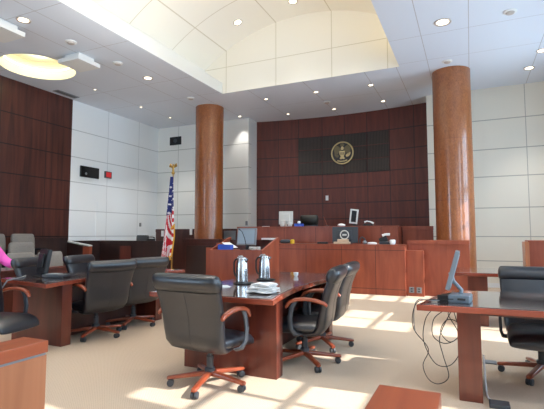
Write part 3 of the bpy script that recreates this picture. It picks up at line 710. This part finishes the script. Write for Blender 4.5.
def flagpos(u, v):
    """u 0..1 from the pole side to the outer fold, v 0..1 from top to bottom"""
    z = 2.78 - v * (2.02 + .1 * math.sin(u * 3))
    wl = .06 + .24 * v ** 1.1
    wr = .055 + .13 * min(v, .75)
    x = wr - u * (wl + wr)
    if v > .75: x -= (v - .75) * .25 * (1 - u)
    amp = .03 + .07 * v
    y = -.05 - amp * math.sin(u * 2 * PI * 1.6 + .6) - .03 * v
    return Vector((x, y, z))
m = MB(); bm = m.bm; NU, NVv = 48, 110
G = [[bm.verts.new(flagpos(i / NU, j / NVv)) for i in range(NU + 1)] for j in range(NVv + 1)]
for j in range(NVv):
    for i in range(NU):
        f = bm.faces.new((G[j][i], G[j][i + 1], G[j + 1][i + 1], G[j + 1][i]))
        u, vv = (i + .5) / NU, (j + .5) / NVv
        p = flagpos(u, vv); z = p.z
        edge = .40 + .10 * u
        if vv < edge:
            f.material_index = 2
            row = int(vv * 2.02 / .105); a_ = (vv * 2.02) % .105 / .105; bq = (u * 2.5 + (.5 if row % 2 else 0)) % 1
            if (a_ - .5) ** 2 + ((bq - .5) * .9) ** 2 < .045 and vv > .08: f.material_index = 1
        else:
            g = max(0, u - .42) + (max(0, vv - .66) * .9 * u)
            s_ = z * (1 - .55 * min(1, g * 4)) + 2.3 * g * (.62 + .5 * vv)
            f.material_index = 0 if int(s_ / .095) % 2 else 1
fl = m.build('flag_cloth', [M['flag_red'], M['flag_white'], M['flag_blue']], t, smooth=True, auto=False)
md = fl.modifiers.new('thickness', 'SOLIDIFY'); md.thickness = .006
m = MB(); m.tube([flagpos(i / 24, 1) for i in range(25)], .022, 6); m.build('fringe', M['gold_cloth'], t, smooth=True)
m = MB(); m.tube([flagpos(0.0, .6 + .4 * i / 20) + Vector((.012, -.01, 0)) for i in range(21)], .018, 6); m.build('fringe', M['gold_cloth'], t, smooth=True)
m = MB(); m.tube([flagpos(u, .62 + .03 * math.sin(u * 9)) + Vector((0, -.02, 0)) for u in (0, .08, .16, .24)], .02, 6); m.build('tassel', M['gold_cloth'], t, smooth=True)

# ------------------------------------------------------------------ ceiling fittings
def downlight(label, x, y, r, big):
    t = thing('ceiling_downlight', label, 'ceiling light', (x, y, H), 0, 'round ceiling downlights')
    MB().lathe([(r * .72, -.004), (r, -.014), (r * 1.05, -.006), (r * 1.05, 0), (r * .72, 0)], 24).build('trim_ring', M['lamp_trim'], t, smooth=True)
    MB().lathe([(r * .74, -.004), (r * .5, -.007), (.002, -.008)], 24).build('lens', M['lamp_glow'], t, smooth=True)
    return t
DL = [(-6.92, 4.91, .115, 'large ceiling downlight beside the nearer hanging square panel'), (-6.85, 8.05, .115, 'large ceiling downlight between the farther hanging square panel and the column'),
      (-.33, 8.0, .14, 'large ceiling downlight in front of the column by the pale wall'), (1.30, 11.07, .11, 'ceiling downlight over the bare pale wall'),
      (-3.55, 10.68, .07, 'ceiling downlight over the middle of the bench, in the row farther from the seal'), (-3.56, 12.38, .065, 'ceiling downlight close over the seal'),
      (-5.0, 12.31, .055, 'ceiling downlight in the row at the wood wall, over the white monitor'), (-4.98, 10.67, .06, 'ceiling downlight in front of the bench near the flag-side column'),
      (-2.14, 10.73, .07, 'ceiling downlight in front of the bench near the pale-wall-side column'), (-2.1, 12.19, .07, 'ceiling downlight close to the wood wall over the portrait screen'),
      (-6.48, 11.93, .06, 'ceiling downlight throwing a bright scallop on the white wall by the column'), (-8.61, 9.85, .045, 'small ceiling downlight above the red alarm box'),
      (-8.56, 11.14, .045, 'small ceiling downlight in the corner above the black wall speaker'), (-8.63, 8.14, .04, 'small ceiling downlight near the ceiling vent slot'),
      (1.42, 10.1, .1, 'ceiling downlight cut by the photo edge over the pale wall')]
for x, y, r, lab in DL: downlight(lab, x, y, r, True)
for x, y, lab in ((-6.89, 5.88, 'smoke detector between the two hanging square panels'), (-6.83, 7.05, 'smoke detector just past the farther hanging square panel'), (-6.81, 9.75, 'flush disc on the ceiling just before the flag-side column'),
                  (.71, 8.07, 'flush disc on the ceiling near the photo corner'), (-.34, 9.9, 'flush disc on the ceiling just before the pale-wall-side column'), (-3.55, 11.63, 'flush disc on the ceiling between two bench downlights')):
    t = thing('smoke_detector', lab, 'detector', (x, y, H), 0, 'ceiling detectors')
    MB().lathe([(.105, 0), (.105, -.012), (.09, -.02)], 24).build('base', M['white_plain'], t, smooth=True)
    MB().lathe([(.07, -.02), (.062, -.038), (.03, -.045), (.004, -.046)], 24).build('cover', M['lamp_trim'], t, smooth=True)
for x0, y0, lab in ((-7.72, 4.55, 'white square panel hung under the ceiling, cut by the photo edge'), (-7.62, 6.21, 'white square panel hung under the ceiling, overlapping the round cove')):
    t = thing('ceiling_panel', lab, 'ceiling panel', (x0 + .28, y0 + .28, 4.82), 0, 'square panels hung under the ceiling')
    MB().box(-.29, .29, -.29, .29, 0, .085, .004).build('panel', M['white_plain'], t)
    MB().box(-.2, .2, -.2, .2, .085, .18).build('mount', M['white_plain'], t)
t = thing('ceiling_vent', 'narrow grey ceiling vent slot along the wood wall', 'vent', (-9.6, 8.1, H))
MB().box(-.1, .1, -.34, .34, -.012, 0).build('frame', M['grey_plastic'], t)
MB().box(-.03, -.005, -.31, .31, -.015, -.011).box(.02, .045, -.31, .31, -.015, -.011).build('slot', M['dark_grey'], t)
for x, y, lab in ((-5.0, 9.08, 'recessed vault light nearer the flag side'), (-3.58, 9.12, 'recessed vault light at the crown of the vault')):
    t = thing('vault_downlight', lab, 'ceiling light', (x, y, vz(x) - .004), 0, 'recessed lights in the vault')
    t.rotation_euler = (0, math.asin((x - XC) / RV), 0)
    MB().lathe([(.08, .0), (.11, -.012), (.115, 0)], 24).build('trim_ring', M['lamp_trim'], t, smooth=True)
    MB().lathe([(.085, -.004), (.04, -.008), (.002, -.009)], 24).build('lens', M['lamp_glow'], t, smooth=True)

# ------------------------------------------------------------------ jury box
def make_seat(label, x, y, z):
    t = thing('jury_chair', label, 'seat', (x, y, z), face(1, 0), 'grey jury seats')
    m = MB(); m.loft([sring((0, -.2 - .12 * (z_ - .45), z_), (1, 0, 0), (0, 1, .15), hw, ht, 4.5, 24) for z_, hw, ht in ((.36, .25, .04), (.5, .27, .055), (.7, .28, .06), (.86, .28, .055), (.93, .265, .045), (.955, .24, .02))])
    m.build('backrest', M['seat_cloth'], t, smooth=True)
    m = MB(); m.loft([sring((0, y_, .42), (1, 0, 0), (0, 0, 1), hw, ht, 3.6, 20) for y_, hw, ht in ((-.2, .24, .05), (0, .26, .06), (.22, .26, .055), (.28, .24, .03))])
    m.build('seat', M['seat_cloth'], t, smooth=True)
    MB().cyl((0, 0, 0.02), (0, 0, .38), .035).build('post', M['black_plastic'], t)
    MB().lathe([(.2, 0), (.2, .02), (.05, .04)], 20).build('base', M['black_plastic'], t)
    for s in (-1, 1): MB().box(s * .30 - .025, s * .30 + .025, -.24, .18, .58, .62, .012).box(s * .30 - .015, s * .30 + .015, -.2, -.15, .40, .58).build('armrest', M['black_plastic'], t)
    return t
seat = make_seat('grey jury seat in the front row just behind the dark monitor', -7.48, 6.27, 0)
for x, y, z, lab in ((-7.48, 5.62, 0, 'grey jury seat in the front row nearest to the pink sleeve'), (-8.28, 6.22, .18, 'grey jury seat in the middle row, backed by one higher seat'),
                     (-9.1, 6.84, .36, 'highest grey jury seat in line behind two lower ones'), (-9.1, 6.13, .36, 'grey jury seat in the back row cut by the photo edge'),
                     (-8.28, 5.5, .18, 'grey jury seat in the middle row cut by the photo edge, above the pink sleeve')):
    c = copy_tree(seat); c.location = (x, y, z); c['label'] = lab
c = copy_tree(seat); c.location = (-7.1, 4.28, 0); c['label'] = 'grey jury seat under the person in pink'
t = thing('jury_rail', 'low reddish wood jury rail running behind the far side of the monitor table', 'rail', (-6.52, 4.2, 0))
MB().box(-.03, .03, -1.6, 1.45, 0, .71, .003).build('panel', M['dark_red'], t)
MB().box(-.06, .06, -1.62, 1.47, .71, .75, .006).build('cap', M['dark_red'], t)
t = thing('jury_partition', 'dark sloping side partition of the jury box with a pale top edge and red end post', 'partition', (-9.4, 8.5, 0))
p = MB(); b = bmesh.new()
prof = [(-.44, 0), (.18, 0), (.18, .99), (-.44, 1.1)]
A = [b.verts.new((x, -.04, z)) for x, z in prof]; Bv = [b.verts.new((x, .04, z)) for x, z in prof]
b.faces.new(A); b.faces.new(Bv[::-1])
for i in range(4): b.faces.new((A[i], Bv[i], Bv[(i + 1) % 4], A[(i + 1) % 4]))
bmesh.ops.recalc_face_normals(b, faces=b.faces); p._merge(b); p.build('panel', M['near_black_wood'], t)
MB().loft([[(x, y, z + dz) for y, dz in ((-.06, 0), (.06, 0), (.06, .03), (-.06, .03))] for x, z in ((-.44, 1.105), (.40, .995))]).build('cap', M['pale_plastic'], t)
MB().box(.18, .40, -.05, .05, 0, .99, .003).build('end_post', M['bench'], t)
t = thing('jury_partition', 'dark wood rear panel along the wall beside the highest jury seat', 'partition', (-9.78, 7.9, .36))
MB().box(-.03, .03, -.75, .52, 0, .83, .003).build('panel', M['near_black_wood'], t)
MB().box(-.05, .05, -.75, .52, .83, .86, .003).build('cap', M['near_black_wood'], t)

# ------------------------------------------------------------------ person in pink
def skinned(verts, edges, radii, root, sub=2):
    me = bpy.data.meshes.new('tmpskin'); me.from_pydata(verts, edges, []); me.update()
    o = bpy.data.objects.new('tmpskin', me); COL.objects.link(o)
    sk = o.modifiers.new('s', 'SKIN'); sk.use_smooth_shade = True
    for i, r in enumerate(radii):
        d = me.skin_vertices[0].data[i]; d.radius = (r[0], r[1]) if isinstance(r, tuple) else (r, r); d.use_root = (i == root)
    ss = o.modifiers.new('u', 'SUBSURF'); ss.levels = sub; ss.render_levels = sub
    dg = bpy.context.evaluated_depsgraph_get(); dg.update()
    ev = o.evaluated_get(dg); m2 = bpy.data.meshes.new_from_object(ev)
    bpy.data.objects.remove(o)
    return m2
PV = [(0, 0, .52), (0, .03, .72), (0, .10, .92), (0, .15, 1.08), (0, .18, 1.20), (0, .21, 1.30),
      (.18, .16, 1.11), (.27, .30, .89), (.22, .56, .805), (.20, .66, .80),
      (-.18, .16, 1.11), (-.25, .12, .86), (-.14, .33, .70), (-.10, .41, .66),
      (.10, .05, .50), (.12, .45, .50), (.12, .42, .12), (.12, .50, .05), (.12, .60, .04),
      (-.10, .05, .50), (-.12, .45, .50), (-.12, .42, .12), (-.12, .50, .05), (-.12, .60, .04)]
PE = [(0, 1), (1, 2), (2, 3), (3, 4), (4, 5), (3, 6), (6, 7), (7, 8), (8, 9), (3, 10), (10, 11), (11, 12), (12, 13), (0, 14), (14, 15), (15, 16), (16, 17), (17, 18), (0, 19), (19, 20), (20, 21), (21, 22), (22, 23)]
PR = [(.15, .11), (.14, .10), (.15, .11), (.14, .10), .055, .06, .065, .048, .032, .022, .065, .048, .032, .022, .09, .068, .048, .045, .03, .09, .068, .048, .045, .03]
per = thing('person', 'person in a bright pink top leaning a forearm on the jury rail', 'person', (-7.16, 4.42, 0), face(1, .12))
PV = [(-x, y, z) for x, y, z in PV]
m2 = skinned(PV, PE, PR, 0)
m = MB(); m.bm.from_mesh(m2)
# head with face, hands with fingers, in the same mesh
hc = Vector((0, .25, 1.40))
hr = []
for z, a, b_, dy in ((-.125, .035, .04, .045), (-.105, .055, .065, .03), (-.06, .068, .085, .012), (0, .076, .098, 0), (.05, .078, .10, -.005), (.09, .066, .085, -.008), (.115, .04, .05, -.01), (.125, .01, .012, -.01)):
    hr.append(sring(hc + Vector((0, dy, z)), (1, 0, 0), (0, 1, 0), a, b_, 2.1, 20))
m.loft(hr)
m.loft([sring(hc + Vector((0, .09 + d, z)), (1, 0, 0), (0, 1, 0), a, b_, 2, 8) for z, d, a, b_ in ((.02, 0, .008, .01), (-.01, .008, .011, .016), (-.032, .012, .016, .02), (-.04, .004, .01, .01))])
for s in (-1, 1):
    m.loft([sring(hc + Vector((s * .078, -.005, z)), (1, 0, 0), (0, 1, 0), .01, b_, 2, 8) for z, b_ in ((-.035, .008), (-.01, .016), (.015, .018), (.03, .01))])
    wrist = Vector(PV[9] if s < 0 else PV[13]); d = (wrist - Vector(PV[8] if s < 0 else PV[12])).normalized(); side = Vector((d.y, -d.x, 0)).normalized()
    m.loft([sring(wrist + d * k, side, (0, 0, 1), a, .014, 2.6, 12) for k, a in ((-.02, .026), (.02, .036), (.07, .041), (.085, .038))])
    for q, (off, L_) in enumerate(((-.030, .062), (-.011, .072), (.010, .068), (.028, .054))):
        p0 = wrist + d * .07 + side * off
        m.tube([p0, p0 + d * L_ * .5 + Vector((0, 0, .004)), p0 + d * L_ * .85 + Vector((0, 0, -.006)), p0 + d * L_ + Vector((0, 0, -.016))], [.0095, .009, .008, .005], 8)
    p0 = wrist + d * .02 - side * s * .03
    m.tube([p0, p0 + d * .03 - side * s * .02, p0 + d * .06 - side * s * .026], [.011, .010, .006], 8)
m.build('body', M['skin'], per, smooth=True, auto=False)
m = MB()
for s in (-1, 1): m.loft([sring(hc + Vector((s * .03, .088, .008 + z)), (1, 0, 0), (0, 1, 0), a, .012, 2, 8) for z, a in ((-.008, .006), (0, .013), (.008, .006))])
m.build('eyes', M['dark_grey'], per)
m = MB(); m.loft([sring(hc + Vector((0, .093, -.062 + z)), (1, 0, 0), (0, 1, 0), a, .010, 2, 8) for z, a in ((-.007, .012), (0, .024), (.007, .012))]); m.build('mouth', plain('lips', (170, 90, 90), .5), per)
m = MB(); m.loft([sring(hc + Vector((0, dy, z)), (1, 0, 0), (0, 1, 0), a, b_, 2.1, 20) for z, a, b_, dy in ((-.12, .07, .05, -.06), (-.05, .086, .085, -.035), (.03, .09, .10, -.025), (.08, .085, .10, -.012), (.125, .055, .07, -.012), (.142, .015, .02, -.012))])
m.build('hair', M['hair'], per, smooth=True)
keep = [0, 1, 2, 3, 4, 6, 7, 8, 10, 11, 12]
idx = {v: i for i, v in enumerate(keep)}
sv = [PV[i] for i in keep]; sv[idx[4]] = (0, .165, 1.15)
se = [(idx[a], idx[b_]) for a, b_ in PE if a in idx and b_ in idx]
srad = [(PR[i][0] + .014, PR[i][1] + .014) if isinstance(PR[i], tuple) else PR[i] + .034 for i in keep]
m = MB(); m.bm.from_mesh(skinned(sv, se, srad, 0)); m.build('pink_top', M['pink'], per, smooth=True, auto=False)
keep = [0, 14, 15, 16, 19, 20, 21]; idx = {v: i for i, v in enumerate(keep)}
m = MB(); m.bm.from_mesh(skinned([PV[i] for i in keep], [(idx[a], idx[b_]) for a, b_ in PE if a in idx and b_ in idx], [(PR[i][0] + .02, PR[i][1] + .02) if isinstance(PR[i], tuple) else PR[i] + .016 for i in keep], 0)); m.build('trousers', M['trouser'], per, smooth=True, auto=False)

# ------------------------------------------------------------------ things on the tables
def carafe(label, x, y, rz):
    t = thing('coffee_carafe', label, 'carafe', (x, y, .772), rz, 'steel carafes')
    MB().lathe([(.066, 0), (.070, .006), (.070, .02), (.068, .1), (.063, .19), (.056, .235), (.05, .25)], 32).build('body', M['steel'], t, smooth=True)
    MB().lathe([(.052, .25), (.054, .258), (.045, .274), (.018, .28), (.012, .292), (.003, .296)], 24).build('lid', M['steel'], t, smooth=True)
    MB().loft([sring((.05 + d, 0, z), (1, 0, 0), (0, 1, 0), a, .016, 2, 10) for z, d, a in ((.215, 0, .006), (.235, .008, .014), (.256, .018, .016), (.262, .022, .012))]).build('spout', M['steel'], t, smooth=True)
    MB().tube([(-.05, 0, .255), (-.085, 0, .25), (-.105, 0, .215), (-.105, 0, .12), (-.09, 0, .07), (-.066, 0, .055)], .011, 10).build('handle', M['black_plastic'], t, smooth=True)
    MB().tube([(-.01, 0, .288), (-.04, 0, .284), (-.062, 0, .262)], .008, 8).build('thumb_lever', M['steel'], t, smooth=True)
    r = MB().lathe([(.10, .0), (.112, .003), (.112, .010), (.105, .012), (.095, .010), (.09, .0105), (.002, .0105)], 32).build('serving_tray', M['black_plastic'], smooth=True, loc=(x + .02, y, .7605))
    return t, r
for lab, lab2, x, y, rz in (('steel carafe nearer to the big chair, black handle', 'round black tray under the carafe nearer the big chair', -2.32, 4.34, -.1), ('steel carafe nearer to the clerk bench side, next to the papers', 'round black tray under the carafe farther from the big chair', -2.26, 4.80, .2)):
    t, r = carafe(lab, x, y, rz); tag(r, lab2, 'tray', 'black trays under carafes')
m = MB(); rnd = random.Random(3)
for k in range(11):
    R = Matrix.Translation((rnd.uniform(-.02, .02), rnd.uniform(-.02, .02), .0075 * k + .005)) @ Matrix.Rotation(rnd.uniform(-.3, .3), 4, 'Z') @ Matrix.Rotation(rnd.uniform(-.015, .015), 4, 'X')
    b = bmesh.new(); bmesh.ops.create_grid(b, x_segments=10, y_segments=8, size=1)
    for v_ in b.verts:
        v_.co.x *= .13 - .004 * k; v_.co.y *= .10 - .002 * k
        v_.co.z = .004 * math.sin(v_.co.x * 40 + k) * math.cos(v_.co.y * 30 + 2 * k)
    g = bmesh.ops.extrude_face_region(b, geom=list(b.faces)); bmesh.ops.translate(b, vec=(0, 0, .006), verts=[e for e in g['geom'] if isinstance(e, bmesh.types.BMVert)])
    bmesh.ops.recalc_face_normals(b, faces=b.faces)
    m._merge(b, R)
o = m.build('napkin_stack', M['paper'], loc=(-1.77, 3.74, .762)); tag(o, 'rumpled stack of white napkins on the corner of the carafe table', 'napkins')
o = MB().box(-.05, .05, -.03, .03, 0, .004, mtx=Matrix.Rotation(.3, 4, 'Z')).box(-.04, .03, -.02, .03, .004, .012, mtx=Matrix.Rotation(.5, 4, 'Z')).build('folded_note', M['paper'], loc=(-2.33, 4.0, .7605)); tag(o, 'small folded white note between the big chair and a carafe', 'note')
o = MB().lathe([(.018, 0), (.03, .02), (.032, .05), (.028, .052), (.02, .01)], 16).build('paper_cup', M['paper'], smooth=True, loc=(-2.07, 5.35, .7605)); tag(o, 'tiny white cup on the carafe table before the side chairs', 'cup')

monitor('monitor', 'dark monitor seen from behind on the table before the jury seats', (-5.0, 4.0, .7605), PI - .35, .31, .30, .045, .16, 'black_plastic', 'screen_grey', thick=.05)
t = thing('desk_telephone', 'flat grey desk telephone beside the dark monitor', 'phone', (-4.78, 3.98, .7605), .3)
MB().box(-.14, .14, -.09, .09, 0, .04, .01).build('body', M['dark_grey'], t)
MB().box(-.10, .06, -.07, .05, .038, .05, .005).build('keypad', M['grey_plastic'], t)
m = MB(); m.tube([(-4.98, 3.55, .77), (-4.92, 3.50, .775), (-4.88, 3.40, .77), (-4.93, 3.355, .66), (-5.0, 3.36, .5)], .009, 8); m.tube([(-5.25, 3.9, .768), (-5.1, 3.75, .768), (-5.0, 3.6, .768), (-4.98, 3.55, .77)], .009, 8)
o = m.build('table_cable', M['grey_plastic'], smooth=True); tag(o, 'grey cable looping over the front edge of the monitor table', 'cable')

t = thing('monitor', 'thin blue-grey monitor seen edge-on on the table with hanging cables', 'monitor', (-.14, 3.92, .82), math.radians(91))
R = Matrix.Translation((0, 0, .19)) @ Matrix.Rotation(.27, 4, 'X')
MB().box(-.19, .19, -.015, .02, -.15, .16, .006, mtx=R).build('casing', M['blue_grey'], t)
MB().box(-.17, .17, -.019, -.013, -.13, .14, mtx=R).build('screen', M['screen_grey'], t)
MB().tube([(0, .02, .17), (0, .0, .10), (0, -.06, .03), (0, -.05, 0)], [.02, .016, .016, .02], 10).build('stand_neck', M['blue_grey'], t, smooth=True)
t = thing('desk_speaker', 'pale blue-grey box with a black wedge of shade under the edge-on monitor', 'box', (-.12, 3.9, .7605), -.1)
MB().box(-.05, .11, -.10, .10, 0, .06, .008).build('body', M['blue_grey'], t)
MB().prism([(-.13, -.10), (-.05, -.10), (-.05, .10)], 0, .055).build('shade_wedge', M['black_plastic'], t)  # black wedge stands in for the triangle of shade beside the box
MB().box(.02, .08, -.115, -.095, .025, .04, .004).build('slot', M['black_plastic'], t)
def cable(pts, r=.0036, sub=6):
    P = [Vector(p) for p in pts]; out = []
    for i in range(len(P) - 1):
        p0, p1, p2, p3 = P[max(i - 1, 0)], P[i], P[i + 1], P[min(i + 2, len(P) - 1)]
        for k in range(sub):
            s = k / sub
            out.append(.5 * ((2 * p1) + (p2 - p0) * s + (2 * p0 - 5 * p1 + 4 * p2 - p3) * s * s + (3 * p1 - p0 - 3 * p2 + p3) * s ** 3))
    out.append(P[-1]); return MB().tube(out, r, 6)
CABS = [
 ('longest black cable looping almost to the carpet from the table end', [(-.14, 3.8, .79), (-.34, 3.75, .78), (-.42, 3.8, .74), (-.46, 3.85, .62), (-.45, 3.9, .5), (-.35, 3.95, .35), (-.40, 4.0, .2), (-.36, 4.0, .09), (-.28, 4.0, .06), (-.20, 4.0, .13), (-.24, 4.0, .3), (-.26, 3.98, .45), (-.17, 3.95, .66), (-.13, 3.9, .7)], 'black_plastic'),
 ('black cable with one wide loop hanging under the table end', [(-.30, 3.80, .70), (-.36, 3.85, .6), (-.38, 3.9, .42), (-.30, 3.95, .24), (-.19, 4.0, .22), (-.11, 4.0, .34), (-.12, 4.0, .5), (-.19, 3.98, .64), (-.15, 3.95, .7)], 'black_plastic'),
 ('tightly coiled black cable under the table end', [(-.22, 3.9, .68), (-.30, 3.92, .6), (-.31, 3.95, .46), (-.22, 3.98, .4), (-.12, 3.98, .46), (-.12, 3.96, .58), (-.2, 3.94, .6), (-.25, 3.94, .5), (-.18, 3.96, .42), (-.10, 3.95, .5), (-.13, 3.93, .62), (-.15, 3.92, .7)], 'black_plastic')]
for lab, pts, mt in CABS:
    o = cable(pts).build('hanging_cable', M[mt], smooth=True); tag(o, lab, 'cable', 'cables hanging from the table end')
o = cable([(-.10, 3.95, .77), (-.22, 3.83, .77), (-.33, 3.78, .775), (-.40, 3.80, .772), (-.435, 3.82, .72), (-.45, 3.86, .6), (-.445, 3.88, .5)], .0045).build('pale_cable', M['grey_plastic'], smooth=True); tag(o, 'pale cable running over the table corner from the edge-on monitor', 'cable')
# floor boxes
o = MB().box(.08, .20, 5.03, 5.15, 0, .012, .003).build('floor_outlet', M['grey_plastic']); tag(o, 'flat grey floor outlet past the table leg', 'outlet')
o = MB().box(.09, .23, 3.78, 3.90, 0, .03, .004).build('power_strip', M['dark_grey']); tag(o, 'dark power box on the carpet beside the table leg', 'power box')
o = cable([(.07, 4.35, .25), (.075, 4.3, .12), (.08, 4.2, .012), (.085, 4.0, .01), (.10, 3.91, .02)], .008).build('white_cable', M['paper'], smooth=True); tag(o, 'white cable running down the table leg to the power box', 'cable')

# far right wood unit by the wall
t = thing('wood_lectern', 'reddish wood unit standing before the pale wall at the photo edge', 'lectern', (1.45, 9.7, 0))
MB().box(-.46, .5, -.2, .3, 0, 1.16, .003).build('body', M['bench'], t)
MB().box(-.48, .52, -.22, .32, 1.16, 1.19, .003).build('top', M['bench'], t)
MB().box(-.53, -.46, -.2, .3, 0, 1.16, .003).build('edge_panel', M['rail_wood'], t)

# ------------------------------------------------------------------ gallery rail in front of us
def rail(label, x0, x1, y0, y1, z, mat):
    t = thing('gallery_rail', label, 'rail', ((x0 + x1) / 2, (y0 + y1) / 2, 0))
    a, b_ = (x1 - x0) / 2, (y1 - y0) / 2
    MB().box(-a, a, -b_, b_, z - .05, z, .003).build('cap', M['rail_cap'], t)
    MB().box(-a + .004, a - .004, -b_ + .004, b_ - .004, 0, z - .06).build('panel', M[mat], t)
    MB().box(-a + .007, a - .007, -b_ + .007, b_ - .007, z - .06, z - .05).build('reveal', M['grey_plastic'], t)
    return t
rail('end of a wood gallery rail in the corner below the cut-off black chair', -1.81, -1.655, .2, 1.35, .85, 'rail_wood')
rail('orange wood rail post top below the hanging cables', -.265, -.09, .5, 1.375, .85, 'rail_wood')

# ------------------------------------------------------------------ lights
def area(name, loc, rot, sx, sy, e, col):
    l = bpy.data.lights.new(name, 'AREA'); l.shape = 'RECTANGLE'; l.size = sx; l.size_y = sy; l.energy = e; l.color = col
    o = bpy.data.objects.new(name, l); COL.objects.link(o); o.location = loc; o.rotation_euler = rot
    return o
# cove strips on the vault ledges
area('cove_strip_lamp', ((VX0 + SX0) / 2 - .02, (VY0 + VY1) / 2, H + T + .05), (0, PI, 0), .12, VY1 - VY0 - .3, 4, (.95, .98, 1))
o = area('cove_strip_lamp', ((VX1 + SX1) / 2 + .02, (VY0 + VY1) / 2, H + T + .08), (0, 0, 0), .12, VY1 - VY0 - .3, 175, (1, .98, .93))
o.rotation_euler = Vector((-.42, 0, .9)).to_track_quat('-Z', 'Y').to_euler()
o = area('cove_strip_lamp', ((VX1 + SX1) / 2 + .1, (VY0 + VY1) / 2, H + T + .05), (0, PI, 0), .1, VY1 - VY0 - .3, 26, (1, .78, .36))
for x in (-4.75, -3.55, -2.4):  # spots at the visible vault lights, with unseen ones added for steep light
    for y in (8.8, 6.2, 3.6):
        l = bpy.data.lights.new('vault_spot', 'SPOT'); l.energy = 110; l.spot_size = math.radians(80); l.spot_blend = .7; l.shadow_soft_size = .08; l.color = (1, .97, .93)
        o = bpy.data.objects.new('vault_spot', l); COL.objects.link(o); o.location = (x, y, vz(x) - .06)
# downlights
for x, y, r, lab in DL:
    l = bpy.data.lights.new('ceiling_spot', 'SPOT'); l.energy = 150 if r > .1 else (150 if x < -8 else 60); l.spot_size = math.radians(75); l.spot_blend = .7; l.shadow_soft_size = .05; l.color = (1, .95, .9)
    o = bpy.data.objects.new('ceiling_spot', l); COL.objects.link(o); o.location = (x, y, H - .03)
# unseen ceiling spots, added behind and around the camera to brighten the room
for x in (-8.6, -6.85, -.33, 1.3):
    for y in (1.5, -1.0):
        l = bpy.data.lights.new('ceiling_spot', 'SPOT'); l.energy = 110; l.spot_size = math.radians(110); l.spot_blend = .7; l.shadow_soft_size = .06; l.color = (1, .97, .94)
        o = bpy.data.objects.new('ceiling_spot', l); COL.objects.link(o); o.location = (x, y, H - .03)
l = bpy.data.lights.new('cove_lamp', 'POINT'); l.energy = 12; l.color = (1, .93, .72); l.shadow_soft_size = .2
o = bpy.data.objects.new('cove_lamp', l); COL.objects.link(o); o.location = (CCX, CCY, H + .2)
# sun
l = bpy.data.lights.new('sun', 'SUN'); l.energy = 9; l.angle = math.radians(.6); l.color = (1, .97, .92)
o = bpy.data.objects.new('sun', l); COL.objects.link(o)
d = Vector((-1, .06, -.80)).normalized()
o.rotation_euler = d.to_track_quat('-Z', 'Y').to_euler()
# sky and window portals
W = bpy.data.worlds.new('sky'); SC.world = W; W.use_nodes = True
bg = W.node_tree.nodes['Background']; bg.inputs[0].default_value = (.58, .79, 1.0, 1); bg.inputs[1].default_value = 10.5
for i, (a, c) in enumerate(WINS):
    o = area('window_portal', (XR + .13, (a + c) / 2, (WZ0 + WZ1) / 2), (0, PI / 2, 0), WZ1 - WZ0, c - a, 1, (1, 1, 1))
    o.data.cycles.is_portal = True
for a, c in FILL_WINS:
    o = area('window_portal', ((a + c) / 2, YF - .13, 2.65), (PI / 2, 0, 0), c - a, 3.3, 1, (1, 1, 1))
    o.rotation_euler = (-PI / 2, 0, 0) if False else (PI / 2, 0, 0)
    o.data.cycles.is_portal = True

# ------------------------------------------------------------------ camera
f = 439.0
yaw = math.radians(24.5); pitch = math.atan(32.5 / 439)
F = Vector((-math.sin(yaw) * math.cos(pitch), math.cos(yaw) * math.cos(pitch), math.sin(pitch)))
Rv = Vector((math.cos(yaw), math.sin(yaw), 0)); U = Rv.cross(F)
cd = bpy.data.cameras.new('camera'); cam = bpy.data.objects.new('camera', cd); COL.objects.link(cam)
mw = Matrix(((Rv.x, U.x, -F.x, 0), (Rv.y, U.y, -F.y, 0), (Rv.z, U.z, -F.z, 1.3), (0, 0, 0, 1)))
cam.matrix_world = mw
cd.sensor_width = 36; cd.lens = f / 544 * 36; cd.shift_x = 2 / 544; cd.shift_y = -2.5 / 544; cd.clip_start = .05
SC.camera = cam
SC.view_settings.view_transform = 'Standard'; SC.view_settings.look = 'None'; SC.view_settings.gamma = 1
SC.view_settings.use_curve_mapping = False
SC.view_settings.exposure = 0.12
SC.cycles.use_denoising = True
SC.cycles.max_bounces = 10; SC.cycles.diffuse_bounces = 6; SC.cycles.glossy_bounces = 4; SC.cycles.transparent_max_bounces = 8
SC.cycles.sample_clamp_indirect = 6
